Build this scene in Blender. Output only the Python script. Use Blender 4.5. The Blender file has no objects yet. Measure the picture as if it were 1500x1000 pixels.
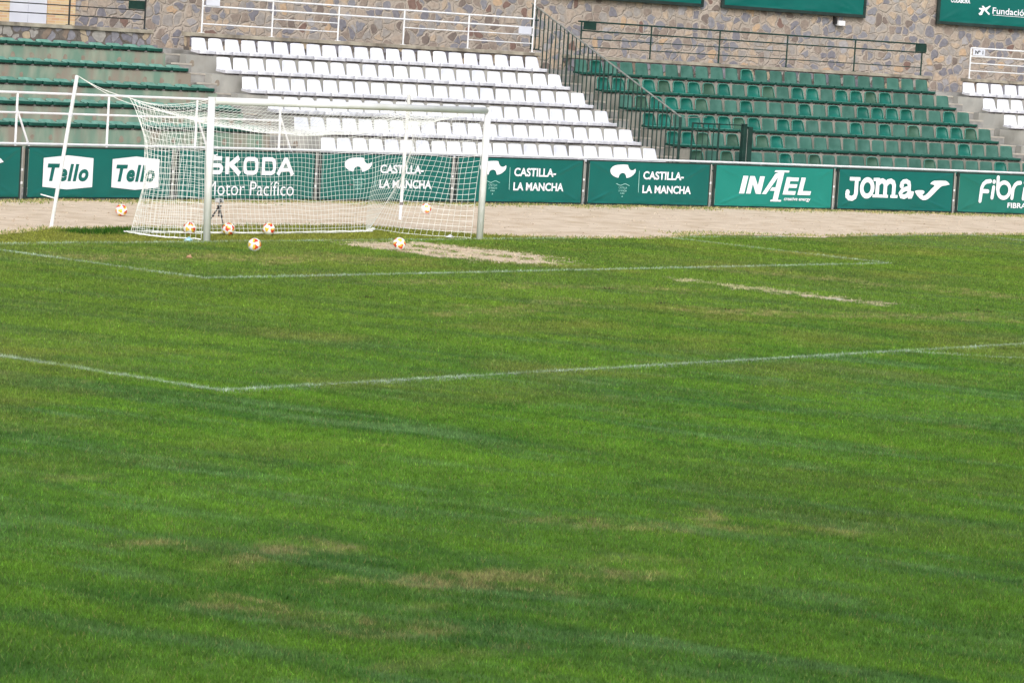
import bpy, bmesh, math, random
import numpy as np
from mathutils import Vector, Matrix
random.seed(7)
rng = np.random.default_rng(11)
PI = math.pi
scene = bpy.context.scene
COL = scene.collection

# ------------------------------------------------------------------ helpers
def lin(r, g, b):
    f = lambda c: (c/255/12.92) if c/255 <= .04045 else ((c/255+.055)/1.055)**2.4
    return (f(r), f(g), f(b), 1)

RANDOMISED = ('seat', 'plastic', 'rim')
def mat(name, c1, c2=None, scale=8, rough=.7, detail=4, bump=0, bscale=None, lo=.35, hi=.65, metal=0, c3=None, s3=1.5, stretch=None, spec=.4):
    m = bpy.data.materials.new(name); m.use_nodes = True
    nt = m.node_tree; N = nt.nodes; L = nt.links
    b = N['Principled BSDF']; b.inputs['Roughness'].default_value = rough; b.inputs['Metallic'].default_value = metal
    b.inputs['Specular IOR Level'].default_value = spec
    tc = N.new('ShaderNodeNewGeometry'); src = tc.outputs['Position']
    if stretch:
        mp = N.new('ShaderNodeMapping'); mp.inputs['Scale'].default_value = stretch; L.new(src, mp.inputs['Vector']); src = mp.outputs['Vector']
    n = N.new('ShaderNodeTexNoise'); n.inputs['Scale'].default_value = scale; n.inputs['Detail'].default_value = detail
    L.new(src, n.inputs['Vector'])
    r = N.new('ShaderNodeValToRGB'); r.color_ramp.elements[0].position = lo; r.color_ramp.elements[1].position = hi
    r.color_ramp.elements[0].color = c1; r.color_ramp.elements[1].color = c2 or tuple(min(1, x*1.12) for x in c1[:3])+(1,)
    L.new(n.outputs['Fac'], r.inputs['Fac']); out = r.outputs['Color']
    if c3:
        n3 = N.new('ShaderNodeTexNoise'); n3.inputs['Scale'].default_value = s3; n3.inputs['Detail'].default_value = 5
        L.new(src, n3.inputs['Vector'])
        r3 = N.new('ShaderNodeValToRGB'); r3.color_ramp.elements[0].position = .5; r3.color_ramp.elements[1].position = .68
        L.new(n3.outputs['Fac'], r3.inputs['Fac'])
        mx = N.new('ShaderNodeMixRGB'); L.new(r3.outputs['Color'], mx.inputs['Fac']); L.new(out, mx.inputs[1]); mx.inputs[2].default_value = c3
        out = mx.outputs['Color']
    if any(k in name for k in RANDOMISED):
        oi = N.new('ShaderNodeObjectInfo'); mr = N.new('ShaderNodeMapRange'); mr.inputs['To Min'].default_value = .84; mr.inputs['To Max'].default_value = 1.06
        L.new(oi.outputs['Random'], mr.inputs['Value']); sc = N.new('ShaderNodeVectorMath'); sc.operation = 'SCALE'; L.new(out, sc.inputs[0]); L.new(mr.outputs[0], sc.inputs['Scale']); out = sc.outputs[0]
    L.new(out, b.inputs['Base Color'])
    if bump:
        bn = N.new('ShaderNodeTexNoise'); bn.inputs['Scale'].default_value = bscale or scale*3; bn.inputs['Detail'].default_value = 6
        L.new(src, bn.inputs['Vector'])
        bp = N.new('ShaderNodeBump'); bp.inputs['Strength'].default_value = bump; bp.inputs['Distance'].default_value = .02
        L.new(bn.outputs['Fac'], bp.inputs['Height']); L.new(bp.outputs['Normal'], b.inputs['Normal'])
    return m

def tag(o, label=None, cat=None, group=None, kind=None):
    if label: o['label'] = label
    if cat: o['category'] = cat
    if group: o['group'] = group
    if kind: o['kind'] = kind
    return o

def empty(name, loc=(0, 0, 0), rz=0):
    o = bpy.data.objects.new(name, None); o.location = loc; o.rotation_euler = (0, 0, rz); o.empty_display_size = .2
    COL.objects.link(o); return o

def mobj(name, me, m, parent=None):
    if m is not None:
        if isinstance(m, (list, tuple)):
            for x in m: me.materials.append(x)
        else: me.materials.append(m)
    o = bpy.data.objects.new(name, me); COL.objects.link(o)
    if parent: o.parent = parent
    return o

class MB:
    """collects vertices and faces for one mesh"""
    def __init__(s): s.v = []; s.f = []; s.mi = []
    def add(s, vs, fs, mi=0):
        k = len(s.v); s.v += [tuple(v) for v in vs]; s.f += [tuple(i+k for i in f) for f in fs]; s.mi += [mi]*len(fs)
    def box(s, x0, x1, y0, y1, z0, z1, mi=0, fn=None):
        vs = [(x0, y0, z0), (x1, y0, z0), (x1, y1, z0), (x0, y1, z0), (x0, y0, z1), (x1, y0, z1), (x1, y1, z1), (x0, y1, z1)]
        if fn: vs = [fn(*v) for v in vs]
        s.add(vs, [(0, 3, 2, 1), (4, 5, 6, 7), (0, 1, 5, 4), (1, 2, 6, 5), (2, 3, 7, 6), (3, 0, 4, 7)], mi)
    def tube(s, pts, r, seg=8, mi=0, r2=None, cap=True):
        pts = [Vector(p) for p in pts]; n = len(pts); k0 = len(s.v); r2 = r if r2 is None else r2
        vs = []; prev = None
        for i, p in enumerate(pts):
            d = (pts[min(i+1, n-1)]-pts[max(i-1, 0)]).normalized()
            a = Vector((0, 0, 1)) if abs(d.z) < .9 else Vector((1, 0, 0))
            if prev is not None: u = (prev - d*prev.dot(d)).normalized()
            else: u = (a - d*a.dot(d)).normalized()
            prev = u; w = d.cross(u); rr = r+(r2-r)*i/max(1, n-1)
            for j in range(seg):
                t = 2*PI*j/seg; vs.append(p+u*(rr*math.cos(t))+w*(rr*math.sin(t)))
        fs = []
        for i in range(n-1):
            for j in range(seg):
                a = i*seg+j; b = i*seg+(j+1) % seg; fs.append((a, b, b+seg, a+seg))
        if cap: fs.append(tuple(reversed(range(seg)))); fs.append(tuple((n-1)*seg+j for j in range(seg)))
        s.add(vs, fs, mi)
    def mesh(s, name, smooth=False):
        me = bpy.data.meshes.new(name); me.from_pydata(s.v, [], s.f); me.update()
        if any(s.mi): me.polygons.foreach_set('material_index', s.mi)
        if smooth: me.polygons.foreach_set('use_smooth', [True]*len(s.f))
        return me
    def build(s, name, m, parent=None, smooth=False, bevel=0):
        o = mobj(name, s.mesh(name, smooth), m, parent)
        if bevel:
            b = o.modifiers.new('bev', 'BEVEL'); b.width = bevel; b.segments = 2; b.limit_method = 'ANGLE'
        return o

ORD = ['first', 'second', 'third', 'fourth', 'fifth', 'sixth', 'seventh', 'eighth', 'ninth', 'tenth', 'eleventh', 'twelfth', 'thirteenth',
       'fourteenth', 'fifteenth', 'sixteenth', 'seventeenth', 'eighteenth', 'nineteenth', 'twentieth', 'twenty-first', 'twenty-second',
       'twenty-third', 'twenty-fourth', 'twenty-fifth']
ROWN = ['top', 'second', 'third', 'fourth', 'fifth', 'bottom']

# the stand is a gentle arc round this centre; s runs along it, n away from the pitch
CX, CY, RAD = 2.6279, -97.3136, 106.4854
PH0, DPH = -0.01972, 0.03918
def W(s, n, z):
    p = s/RAD; return (CX+(RAD+n)*math.sin(p), CY+(RAD+n)*math.cos(p), z)
nk = lambda k: 3.32+.962*(6-k)
zk = lambda k: .856+.4163*(6-k)

def sweep(mb, prof, s0, s1, step=.6, mi=0):
    ns = max(1, int(math.ceil((s1-s0)/step))); P = len(prof); vs = []
    for i in range(ns+1):
        s = s0+(s1-s0)*i/ns
        vs += [W(s, n, z) for n, z in prof]
    fs = []
    for i in range(ns):
        for j in range(P):
            a = i*P+j; b = i*P+(j+1) % P; fs.append((a, b, b+P, a+P))
    fs.append(tuple(range(P))); fs.append(tuple(reversed([ns*P+j for j in range(P)])))
    mb.add(vs, fs, mi)

def arcpts(s0, s1, n, z, step=1.0):
    k = max(1, int(abs(s1-s0)/step)); return [W(s0+(s1-s0)*i/k, n, z) for i in range(k+1)]

# ------------------------------------------------------------------ value noise (numpy)
def vnoise(x, y, seed=0):
    xi = np.floor(x).astype(np.int64); yi = np.floor(y).astype(np.int64); fx = x-xi; fy = y-yi
    fx = fx*fx*(3-2*fx); fy = fy*fy*(3-2*fy)
    def h(a, b):
        v = (a*374761393+b*668265263+seed*2147483647) & 0xffffffff
        v = ((v ^ (v >> 13))*1274126177) & 0xffffffff
        return ((v ^ (v >> 16)) & 0xffff)/65535.
    return (h(xi, yi)*(1-fx)+h(xi+1, yi)*fx)*(1-fy)+(h(xi, yi+1)*(1-fx)+h(xi+1, yi+1)*fx)*fy
def fbm(x, y, seed=0, o=4):
    a = .5; t = 0; s = 0
    for i in range(o): t = t+a*vnoise(x*2**i+i*17.3, y*2**i-i*9.1, seed+i); s += a; a *= .55
    return t/s
def capsule(x, y, a, b, r0, r1=None):
    ax, ay = a; bx, by = b; dx, dy = bx-ax, by-ay; L2 = dx*dx+dy*dy+1e-9; r1 = r0 if r1 is None else r1
    t = np.clip(((x-ax)*dx+(y-ay)*dy)/L2, 0, 1); d = np.hypot(x-ax-t*dx, y-ay-t*dy)
    return d/(r0+(r1-r0)*t)      # 1 at the rim
def smooth(e0, e1, v):
    t = np.clip((v-e0)/(e1-e0), 0, 1); return t*t*(3-2*t)

EDGE = [(-400, 1.8), (-60, 1.8), (-12, 1.9), (-6.85, 1.6), (-5.6, 2.2), (-4.8, 2.6), (-2.8, 2.65), (.3, 2.95), (2, 2.9), (3.9, 2.7), (4.5, 1.2), (5.3, .5), (6.7, .05), (8.3, -.35), (9.6, -.3), (11.5, .35),
        (13.2, .1), (14.3, -.4), (17.2, -.05), (23, -.2), (60, -.2), (400, -.2)]
ex = [e[0] for e in EDGE]; ey = [e[1] for e in EDGE]
def edge_y(x):
    return np.interp(x, ex, ey)+.28*(fbm(x*1.3, x*0+3.1, 5)-.5)+.5*(fbm(x*.3, x*0+8.1, 6)-.5)+.34*(fbm(x*5, x*0+2.1, 7, 3)-.5)

def line_mask(x, y):
    """painted pitch lines: 1 where there is paint"""
    lw = .055
    m = np.zeros_like(x)
    segs = [((-34, 0), (34, 0)), ((-9.5, -5.75), (8.85, -5.7)), ((-9.5, -5.75), (-9.16, 0)), ((8.85, -5.7), (9.5, 0)),
            ((-20.1, -16.45), (20.16, -16.45)), ((-20.1, -16.45), (-20.2, 0)), ((20.16, -16.45), (20.8, 0))]
    for a, b in segs:
        wob = .03*(fbm(x*.7, y*.7, 31)-.5)
        m = np.maximum(m, 1-smooth(.75, 1.25, capsule(x+wob, y+wob, a, b, lw*(1.5 if max(a[1], b[1]) > -6 else 1))))
    r = np.abs(np.hypot(x, y+11)-9.15)/lw
    m = np.maximum(m, (1-smooth(.75, 1.25, r))*(y < -16.45))
    m = np.maximum(m, 1-smooth(.8, 1.2, np.hypot(x+.4, y+10.75)/.16))
    br = smooth(.30, .52, fbm(x*1.1, y*1.1, 41, 5)); fine = smooth(.25, .6, vnoise(x*14, y*14, 43))
    return m*(.34+.44*br)*(.45+.55*fine)

def bare_mask(x, y):
    n = fbm(x*2.1, y*2.1, 51, 5)-.5; n2 = fbm(x*7, y*7, 52, 3)-.5
    m = np.zeros_like(x)
    for a, b, r0, r1, g in [((-.1, -.95), (-.1, -4.0), .60, .80, 1.), ((.9, -1.1), (.8, -3.2), .65, .65, 1.), ((-.6, -.8), (-.9, -3.2), .35, .4, .9),
                         ((-.15, -7.6), (-.45, -11.6), .24, .34, .5), ((-.45, -10.1), (-.35, -10.9), .12, .18, .9)]:
        d = capsule(x, y, a, b, r0, r1)+n*(1.5 if g > .85 or a[1] > -5 else 3.4)+n2*(2.6 if a[1] > -5 else 4.4)
        m = np.maximum(m, g*(1-smooth(.6, 1.15, d)))
    return m

def C3(r, g, b): return np.array(lin(r, g, b)[:3])
def grass_rgb(x, y):
    """turf colour by place: mower bands, yellowing, straw, bare soil, paint"""
    big = fbm(x*.11+4, y*.11, 1, 3); mid = fbm(x*.55, y*.55, 2, 4)
    rx = x*.97+y*.22; ry = -x*.22+y*.97
    wx = .5*(fbm(x*.35, y*.35, 15, 3)-.5)
    band = fbm((rx+wx)*1.5, ry*.27, 3, 4); band2 = fbm((rx+wx)*3.8, ry*.62, 4, 4)
    fine = .4*fbm(x*7, y*7, 9, 3)+.6*fbm(x*20, y*20, 10, 2)
    ga = C3(102, 142, 44); gb = C3(60, 104, 44); gc = C3(116, 150, 92); gy = C3(142, 146, 68); st = C3(170, 156, 108)
    w = smooth(.30, .70, .40*band+.25*mid+.35*band2)[..., None]
    c = ga*(1-w)+gb*w
    band3 = fbm((rx+wx)*7.5, ry*1.1, 8, 3); near = smooth(-14, -23, y)          # the part nearer the stand opposite is a bluer, thicker sward
    wb = (smooth(.50, .68, .45*band2+.2*band+.35*band3)*(.34+.30*smooth(-15, -18, y)-.12*near))[..., None]
    c = c*(1-wb)+gc*wb
    wy = (smooth(.50, .72, mid*.6+big*.4)*(.45-.3*near) + .22*smooth(-19, -8, y) + .22*smooth(-8, -2, y)*smooth(.4, .6, fbm(x*.8, y*.8, 14)))[..., None]
    c = c*(1-wy)+gy*wy
    # yellow strip between goal line and track
    wz = (smooth(-.4, .5, y)*.75)[..., None]; c = c*(1-wz)+C3(140, 142, 62)*wz
    # straw patches
    s = np.zeros_like(x)
    for a, b, r in [((-27.9, -23.6), (-26.9, -24.1), .33), ((-28.1, -24.3), (-27.0, -24.0), .25), ((-27.9, -25.2), (-26.9, -26.2), .26), ((-27.4, -25.6), (-25.6, -26.0), .28), ((-29.2, -25.5), (-29.0, -26.6), .3), ((-22.9, -24.6), (-22.2, -24.2), .2),
                    ((-24.5, -24), (-22.5, -25.5), .25), ((3, -6), (4, -12), .7), ((-6, -7), (-2, -9), .5), ((-8.5, -2.5), (-3, -3.5), .8), ((-5, -12), (0, -14), .7), ((-10, -11), (-6, -10), .5)]:
        d = capsule(x, y, a, b, r)+(fbm(x*2.2, y*2.2, 21, 4)-.5)*3.2
        s = np.maximum(s, (1-smooth(.3, 1.3, d))*.75)
    s = (s*(.12+.75*smooth(.42, .66, fbm(x*7, y*7, 22, 4)))+.22*smooth(.72, .84, fbm(x*1.6, y*1.6, 23, 4)))*(.25+1.2*vnoise(x*75, y*75, 24))
    s = np.clip(s, 0, .85)[..., None]; c = c*(1-s)+st*s
    cl = (1-smooth(.5, 1.2, capsule(x, y, (-4.6, 1.9), (-3.1, 2.1), .55)))[..., None]   # lush clump behind the left post
    c = c*(1-cl)+C3(48, 92, 24)*cl
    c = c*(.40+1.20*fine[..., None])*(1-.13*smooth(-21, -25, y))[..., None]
    b = bare_mask(x, y)[..., None]; c = c*(1-b)+C3(226, 206, 178)*b*(.62+.76*(.5*fbm(x*9, y*9, 81, 3)+.5*vnoise(x*31, y*31, 82)))[..., None]
    for px, py in [(-9.27, -8.75), (-4.66, -10.52), (-3.42, -8.49), (.49, -12.81), (.5, -13.03), (-4.52, -11.58)]:
        d = (1-smooth(.5, 1.1, np.hypot(x-px, (y-py)*1.6)/.16+(fine-.5)))[..., None]; c = c*(1-d)+C3(62, 50, 38)*d
    p = line_mask(x, y)[..., None]; c = c*(1-p)+C3(188, 206, 186)*p
    return c

# ------------------------------------------------------------------ camera
CAMP = (-45.086, -40.5614, 3.7712); YAW, PIT, ROL, FPX = .8882, -.0888, .0625, 4974.7
fw = Vector((math.sin(YAW)*math.cos(PIT), math.cos(YAW)*math.cos(PIT), math.sin(PIT)))
r0 = fw.cross(Vector((0, 0, 1))).normalized(); u0 = r0.cross(fw)
rr = r0*math.cos(ROL)+u0*math.sin(ROL); uu = -r0*math.sin(ROL)+u0*math.cos(ROL)
cd = bpy.data.cameras.new('camera'); cam = bpy.data.objects.new('camera', cd); COL.objects.link(cam)
cam.matrix_world = Matrix(((rr.x, uu.x, -fw.x, CAMP[0]), (rr.y, uu.y, -fw.y, CAMP[1]), (rr.z, uu.z, -fw.z, CAMP[2]), (0, 0, 0, 1)))
cd.sensor_width = 36; cd.sensor_fit = 'HORIZONTAL'; cd.lens = FPX/1500*36; cd.clip_end = 2000; cd.clip_start = .5
cd.dof.use_dof = True; cd.dof.focus_distance = 60; cd.dof.aperture_fstop = 14
scene.camera = cam

# ------------------------------------------------------------------ light: bright overcast
wd = bpy.data.worlds.new('World'); scene.world = wd; wd.use_nodes = True
nt = wd.node_tree; bg = nt.nodes['Background']
sky = nt.nodes.new('ShaderNodeTexSky'); sky.sky_type = 'NISHITA'; sky.sun_disc = False
SUN_EL, SUN_AZ = math.radians(36), math.radians(226)   # from behind the camera's left shoulder
sky.sun_elevation = SUN_EL; sky.sun_rotation = SUN_AZ; sky.air_density = 1.2; sky.dust_density = 4; sky.altitude = 400
hs = nt.nodes.new('ShaderNodeHueSaturation'); hs.inputs['Saturation'].default_value = .34
nt.links.new(sky.outputs['Color'], hs.inputs['Color']); nt.links.new(hs.outputs['Color'], bg.inputs['Color'])
bg.inputs['Strength'].default_value = .15
sd = bpy.data.lights.new('sun', 'SUN'); sun = bpy.data.objects.new('sun', sd); COL.objects.link(sun)
sd.energy = 1.05; sd.angle = math.radians(32); sd.color = (1, .985, .96)
to_sun = Vector((math.sin(SUN_AZ)*math.cos(SUN_EL), math.cos(SUN_AZ)*math.cos(SUN_EL), math.sin(SUN_EL)))
sun.rotation_euler = to_sun.to_track_quat('Z', 'Y').to_euler()
scene.view_settings.view_transform = 'Standard'; scene.view_settings.look = 'None'; scene.view_settings.gamma = 1
scene.view_settings.exposure = 0.42
scene.render.engine = 'CYCLES'
scene.render.resolution_x = 1024; scene.render.resolution_y = 682

# ------------------------------------------------------------------ materials
M = {}
M['white_seat'] = mat('white_seat', lin(220, 222, 232), lin(234, 235, 242), 3, .38, bump=.0)
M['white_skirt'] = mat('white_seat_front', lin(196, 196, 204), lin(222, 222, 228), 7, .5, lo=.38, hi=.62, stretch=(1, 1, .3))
M['flat_green'] = mat('faded_green_plastic', lin(52, 98, 86), lin(70, 114, 103), 4, .6)
M['bright_green'] = mat('bright_green_plastic', lin(6, 92, 80), lin(18, 104, 92), 5, .35)
M['olive_green'] = mat('olive_green_plastic', lin(50, 86, 68), lin(62, 96, 80), 5, .5)
M['rim_green'] = mat('pale_green_rim', lin(68, 132, 118), lin(84, 142, 130), 5, .45)
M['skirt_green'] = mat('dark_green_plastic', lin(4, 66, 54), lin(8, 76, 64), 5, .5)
M['mint'] = mat('weathered_mint_plastic', lin(92, 142, 126), lin(118, 162, 148), 7, .6)
M['bracket'] = mat('dull_grey_steel', lin(112, 104, 104), lin(140, 132, 130), 9, .7)
M['concrete'] = mat('weathered_concrete', lin(152, 151, 146), lin(180, 177, 170), 2.2, .9, 6, bump=.3, c3=lin(122, 120, 114), s3=1.1, stretch=(1, 1, .7))
M['concrete_green'] = mat('aged_concrete', lin(128, 126, 118), lin(156, 152, 142), 2.6, .9, 7, bump=.3, c3=lin(112, 116, 106), s3=1.6, stretch=(1, 1, .5))
M['step_concrete'] = mat('step_concrete', lin(136, 134, 132), lin(162, 160, 156), 3.2, .9, 6, bump=.3, c3=lin(110, 108, 104), s3=2.0)
M['lit_edge'] = mat('lit_step_concrete', lin(160, 154, 146), lin(186, 178, 166), 4, .9, 5)  # paler concrete: sky light on the treads painted as colour
M['coping'] = mat('coping_concrete', lin(140, 132, 120), lin(176, 168, 152), 3, .9, 6, bump=.4, c3=lin(116, 108, 98), s3=2.5)
M['white_paint'] = mat('white_paint', lin(222, 222, 226), lin(238, 238, 240), 6, .45)
M['goal_paint'] = mat('goal_paint', lin(228, 228, 230), lin(238, 238, 240), 3, .35, c3=lin(216, 216, 210), s3=1)
M['black_paint'] = mat('black_paint', lin(38, 42, 42), lin(52, 56, 56), 6, .5)
M['green_paint'] = mat('dark_green_paint', lin(14, 46, 40), lin(24, 58, 50), 6, .5)
M['rail_cap'] = mat('worn_handrail', lin(108, 112, 108), lin(140, 142, 136), 6, .5)
M['frame'] = mat('board_frame_paint', lin(26, 42, 40), lin(40, 56, 54), 5, .5)
M['banner'] = mat('green_banner', lin(0, 94, 88), lin(2, 100, 93), 1.5, .33)
M['banner_light'] = mat('light_green_banner', lin(16, 124, 112), lin(24, 130, 118), 1.5, .42)
M['banner_mid'] = mat('mid_green_banner', lin(18, 104, 92), lin(26, 110, 98), 1.5, .42)
M['print'] = mat('white_print', lin(232, 232, 240), lin(240, 240, 246), 4, .5)
M['print_thin'] = mat('pale_print', lin(150, 205, 196), lin(170, 215, 208), 4, .5)
M['net'] = mat('net_cord', lin(232, 232, 226), lin(242, 242, 238), 8, .8)
M['door'] = mat('white_door', lin(206, 208, 220), lin(218, 220, 230), 1.5, .4)
M['black'] = mat('black_plastic', lin(30, 28, 30), lin(44, 42, 44), 9, .45)
M['grey_device'] = mat('grey_device', lin(186, 188, 190), lin(206, 206, 208), 9, .4)
M['ball_white'] = mat('ball_white', lin(236, 236, 236), lin(244, 244, 242), 6, .35)
M['ball_red'] = mat('ball_red', lin(206, 60, 36), lin(222, 78, 46), 12, .35)
M['ball_yellow'] = mat('ball_yellow', lin(226, 186, 62), lin(236, 200, 90), 12, .35)
M['ball_dark'] = mat('ball_dark', lin(40, 40, 80), lin(60, 56, 90), 12, .35)
M['towel'] = mat('pale_blue_cloth', lin(150, 200, 220), lin(190, 222, 232), 12, .8)
M['number'] = mat('worn_number_paint', lin(140, 124, 112), lin(150, 142, 128), 10, .9)
M['red'] = mat('red_mark', lin(190, 70, 70), lin(200, 90, 84), 10, .6)

def riser_green():
    m = mat('stained_green_riser', lin(112, 142, 126), lin(150, 158, 142), 2.6, .9, 7, bump=.2, lo=.40, hi=.60, c3=lin(146, 136, 124), s3=2.2, stretch=(1, 1, .3))
    return m
M['riser'] = riser_green()

def stone_mat(name, mortar, cols, scale, mortar_w=.05, dark=False):
    m = bpy.data.materials.new(name); m.use_nodes = True; nt = m.node_tree; N = nt.nodes; L = nt.links
    b = N['Principled BSDF']; b.inputs['Roughness'].default_value = .9
    uv = N.new('ShaderNodeUVMap'); uv.uv_map = 'uv'
    nz = N.new('ShaderNodeTexNoise'); nz.inputs['Scale'].default_value = 2.4; nz.inputs['Detail'].default_value = 3; L.new(uv.outputs[0], nz.inputs['Vector'])
    ad = N.new('ShaderNodeMixRGB'); ad.blend_type = 'LINEAR_LIGHT'; ad.inputs[0].default_value = .20; L.new(uv.outputs[0], ad.inputs[1]); L.new(nz.outputs['Color'], ad.inputs[2])
    def vor(feature):
        v = N.new('ShaderNodeTexVoronoi'); v.voronoi_dimensions = '2D'; v.feature = feature; v.inputs['Scale'].default_value = scale
        v.inputs['Randomness'].default_value = .85; L.new(ad.outputs[0], v.inputs['Vector']); return v
    v1 = vor('F1'); v2 = vor('DISTANCE_TO_EDGE')
    sep = N.new('ShaderNodeSeparateColor'); L.new(v1.outputs['Color'], sep.inputs[0])
    rp = N.new('ShaderNodeValToRGB'); rp.color_ramp.interpolation = 'CONSTANT'; el = rp.color_ramp.elements
    for i, (p, c) in enumerate(cols):
        e = el[i] if i < 2 else el.new(p); e.position = p; e.color = c
    L.new(sep.outputs[0], rp.inputs['Fac'])
    # mottling inside a stone
    n2 = N.new('ShaderNodeTexNoise'); n2.inputs['Scale'].default_value = 11; n2.inputs['Detail'].default_value = 6; L.new(uv.outputs[0], n2.inputs['Vector'])
    r2 = N.new('ShaderNodeValToRGB'); r2.color_ramp.elements[0].position = .3; r2.color_ramp.elements[0].color = (.78, .77, .77, 1); r2.color_ramp.elements[1].position = .7; r2.color_ramp.elements[1].color = (1.15, 1.14, 1.12, 1)
    L.new(n2.outputs['Fac'], r2.inputs['Fac'])
    mu = N.new('ShaderNodeMixRGB'); mu.blend_type = 'MULTIPLY'; mu.inputs[0].default_value = 1; L.new(rp.outputs[0], mu.inputs[1]); L.new(r2.outputs[0], mu.inputs[2])
    # joint width varies from stone to stone
    n3 = N.new('ShaderNodeTexNoise'); n3.inputs['Scale'].default_value = 3.1; n3.inputs['Detail'].default_value = 2; L.new(uv.outputs[0], n3.inputs['Vector'])
    mw = N.new('ShaderNodeMapRange'); mw.inputs['From Min'].default_value = .3; mw.inputs['From Max'].default_value = .7; mw.inputs['To Min'].default_value = mortar_w*.35; mw.inputs['To Max'].default_value = mortar_w*1.9
    L.new(n3.outputs['Fac'], mw.inputs['Value'])
    dv = N.new('ShaderNodeMath'); dv.operation = 'DIVIDE'; L.new(v2.outputs['Distance'], dv.inputs[0]); L.new(mw.outputs[0], dv.inputs[1])
    rm = N.new('ShaderNodeValToRGB'); rm.color_ramp.elements[0].position = .45; rm.color_ramp.elements[1].position = 1.0; rd = N.new('ShaderNodeMapRange'); rd.interpolation_type = 'SMOOTHSTEP'; rd.inputs['From Min'].default_value = .40; rd.inputs['From Max'].default_value = .56; rd.inputs['To Min'].default_value = 1; rd.inputs['To Max'].default_value = .0
    L.new(v1.outputs['Distance'], rd.inputs['Value']); dm = N.new('ShaderNodeMath'); dm.operation = 'MULTIPLY'; L.new(dv.outputs[0], dm.inputs[0]); L.new(rd.outputs[0], dm.inputs[1])
    L.new(dm.outputs[0], rm.inputs['Fac'])
    n4 = N.new('ShaderNodeTexNoise'); n4.inputs['Scale'].default_value = 1.3; n4.inputs['Detail'].default_value = 5; L.new(uv.outputs[0], n4.inputs['Vector'])
    rmc = N.new('ShaderNodeValToRGB'); rmc.color_ramp.elements[0].position = .35; rmc.color_ramp.elements[0].color = tuple(x*.82 for x in mortar[:3])+(1,); rmc.color_ramp.elements[1].position = .65; rmc.color_ramp.elements[1].color = mortar
    L.new(n4.outputs['Fac'], rmc.inputs['Fac'])
    mx = N.new('ShaderNodeMixRGB'); L.new(rm.outputs[0], mx.inputs[0]); L.new(rmc.outputs[0], mx.inputs[1]); L.new(mu.outputs[0], mx.inputs[2])
    L.new(mx.outputs[0], b.inputs['Base Color'])
    hh = N.new('ShaderNodeMath'); hh.operation = 'MULTIPLY_ADD'; L.new(n2.outputs['Fac'], hh.inputs[0]); hh.inputs[1].default_value = .35
    rs = N.new('ShaderNodeValToRGB'); rs.color_ramp.elements[0].position = .4; rs.color_ramp.elements[1].position = 1; L.new(dv.outputs[0], rs.inputs['Fac']); L.new(rs.outputs[0], hh.inputs[2])
    bp = N.new('ShaderNodeBump'); bp.inputs['Strength'].default_value = .7; bp.inputs['Distance'].default_value = .04; L.new(hh.outputs[0], bp.inputs['Height']); L.new(bp.outputs[0], b.inputs['Normal'])
    return m
SC = [(0, lin(134, 133, 140)), (.18, lin(154, 148, 144)), (.34, lin(124, 122, 130)), (.48, lin(168, 154, 142)), (.60, lin(144, 131, 122)), (.72, lin(178, 160, 142)),
      (.84, lin(122, 110, 104)), (.90, lin(184, 158, 132)), (.94, lin(162, 158, 160)), (.98, lin(126, 102, 94))]
M['stone'] = stone_mat('rubble_stone', lin(174, 162, 151), SC, 3.7, .085)
M['stone_low'] = stone_mat('parapet_stone', lin(112, 104, 98), [(0, lin(136, 134, 142)), (.3, lin(158, 154, 150)), (.5, lin(120, 118, 128)), (.7, lin(176, 160, 138)), (.86, lin(134, 118, 106))], 3.9, .035)

def brick_mat():
    m = bpy.data.materials.new('cream_brick'); m.use_nodes = True; nt = m.node_tree; N = nt.nodes; L = nt.links; b = N['Principled BSDF']; b.inputs['Roughness'].default_value = .85
    uv = N.new('ShaderNodeUVMap'); uv.uv_map = 'uv'
    br = N.new('ShaderNodeTexBrick'); L.new(uv.outputs[0], br.inputs['Vector']); br.inputs['Scale'].default_value = 1; br.inputs['Brick Width'].default_value = .24; br.inputs['Row Height'].default_value = .065
    br.inputs['Mortar Size'].default_value = .007; br.inputs['Color1'].default_value = lin(214, 192, 146); br.inputs['Color2'].default_value = lin(202, 162, 128); br.inputs['Mortar'].default_value = lin(206, 190, 168)
    L.new(br.outputs['Color'], b.inputs['Base Color']); return m
M['brick'] = brick_mat()

def attr_mat(name, rough, translucent):
    m = bpy.data.materials.new(name); m.use_nodes = True; nt = m.node_tree; N = nt.nodes; L = nt.links; b = N['Principled BSDF']
    b.inputs['Roughness'].default_value = rough; b.inputs['Specular IOR Level'].default_value = .15
    a = N.new('ShaderNodeVertexColor'); a.layer_name = 'turf'
    g = N.new('ShaderNodeNewGeometry'); n = N.new('ShaderNodeTexNoise'); n.inputs['Scale'].default_value = 30; n.inputs['Detail'].default_value = 3; L.new(g.outputs['Position'], n.inputs['Vector'])
    r = N.new('ShaderNodeMapRange'); r.inputs['From Min'].default_value = .3; r.inputs['From Max'].default_value = .7; r.inputs['To Min'].default_value = .8; r.inputs['To Max'].default_value = 1.2; L.new(n.outputs['Fac'], r.inputs['Value'])
    mu = N.new('ShaderNodeVectorMath'); mu.operation = 'SCALE'; L.new(a.outputs['Color'], mu.inputs[0]); L.new(r.outputs[0], mu.inputs['Scale'])
    L.new(mu.outputs[0], b.inputs['Base Color'])
    if translucent:
        t = N.new('ShaderNodeBsdfTranslucent'); L.new(mu.outputs[0], t.inputs['Color']); mx = N.new('ShaderNodeMixShader'); mx.inputs[0].default_value = .35
        L.new(b.outputs[0], mx.inputs[1]); L.new(t.outputs[0], mx.inputs[2]); L.new(mx.outputs[0], N['Material Output'].inputs['Surface'])
    return m
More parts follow.
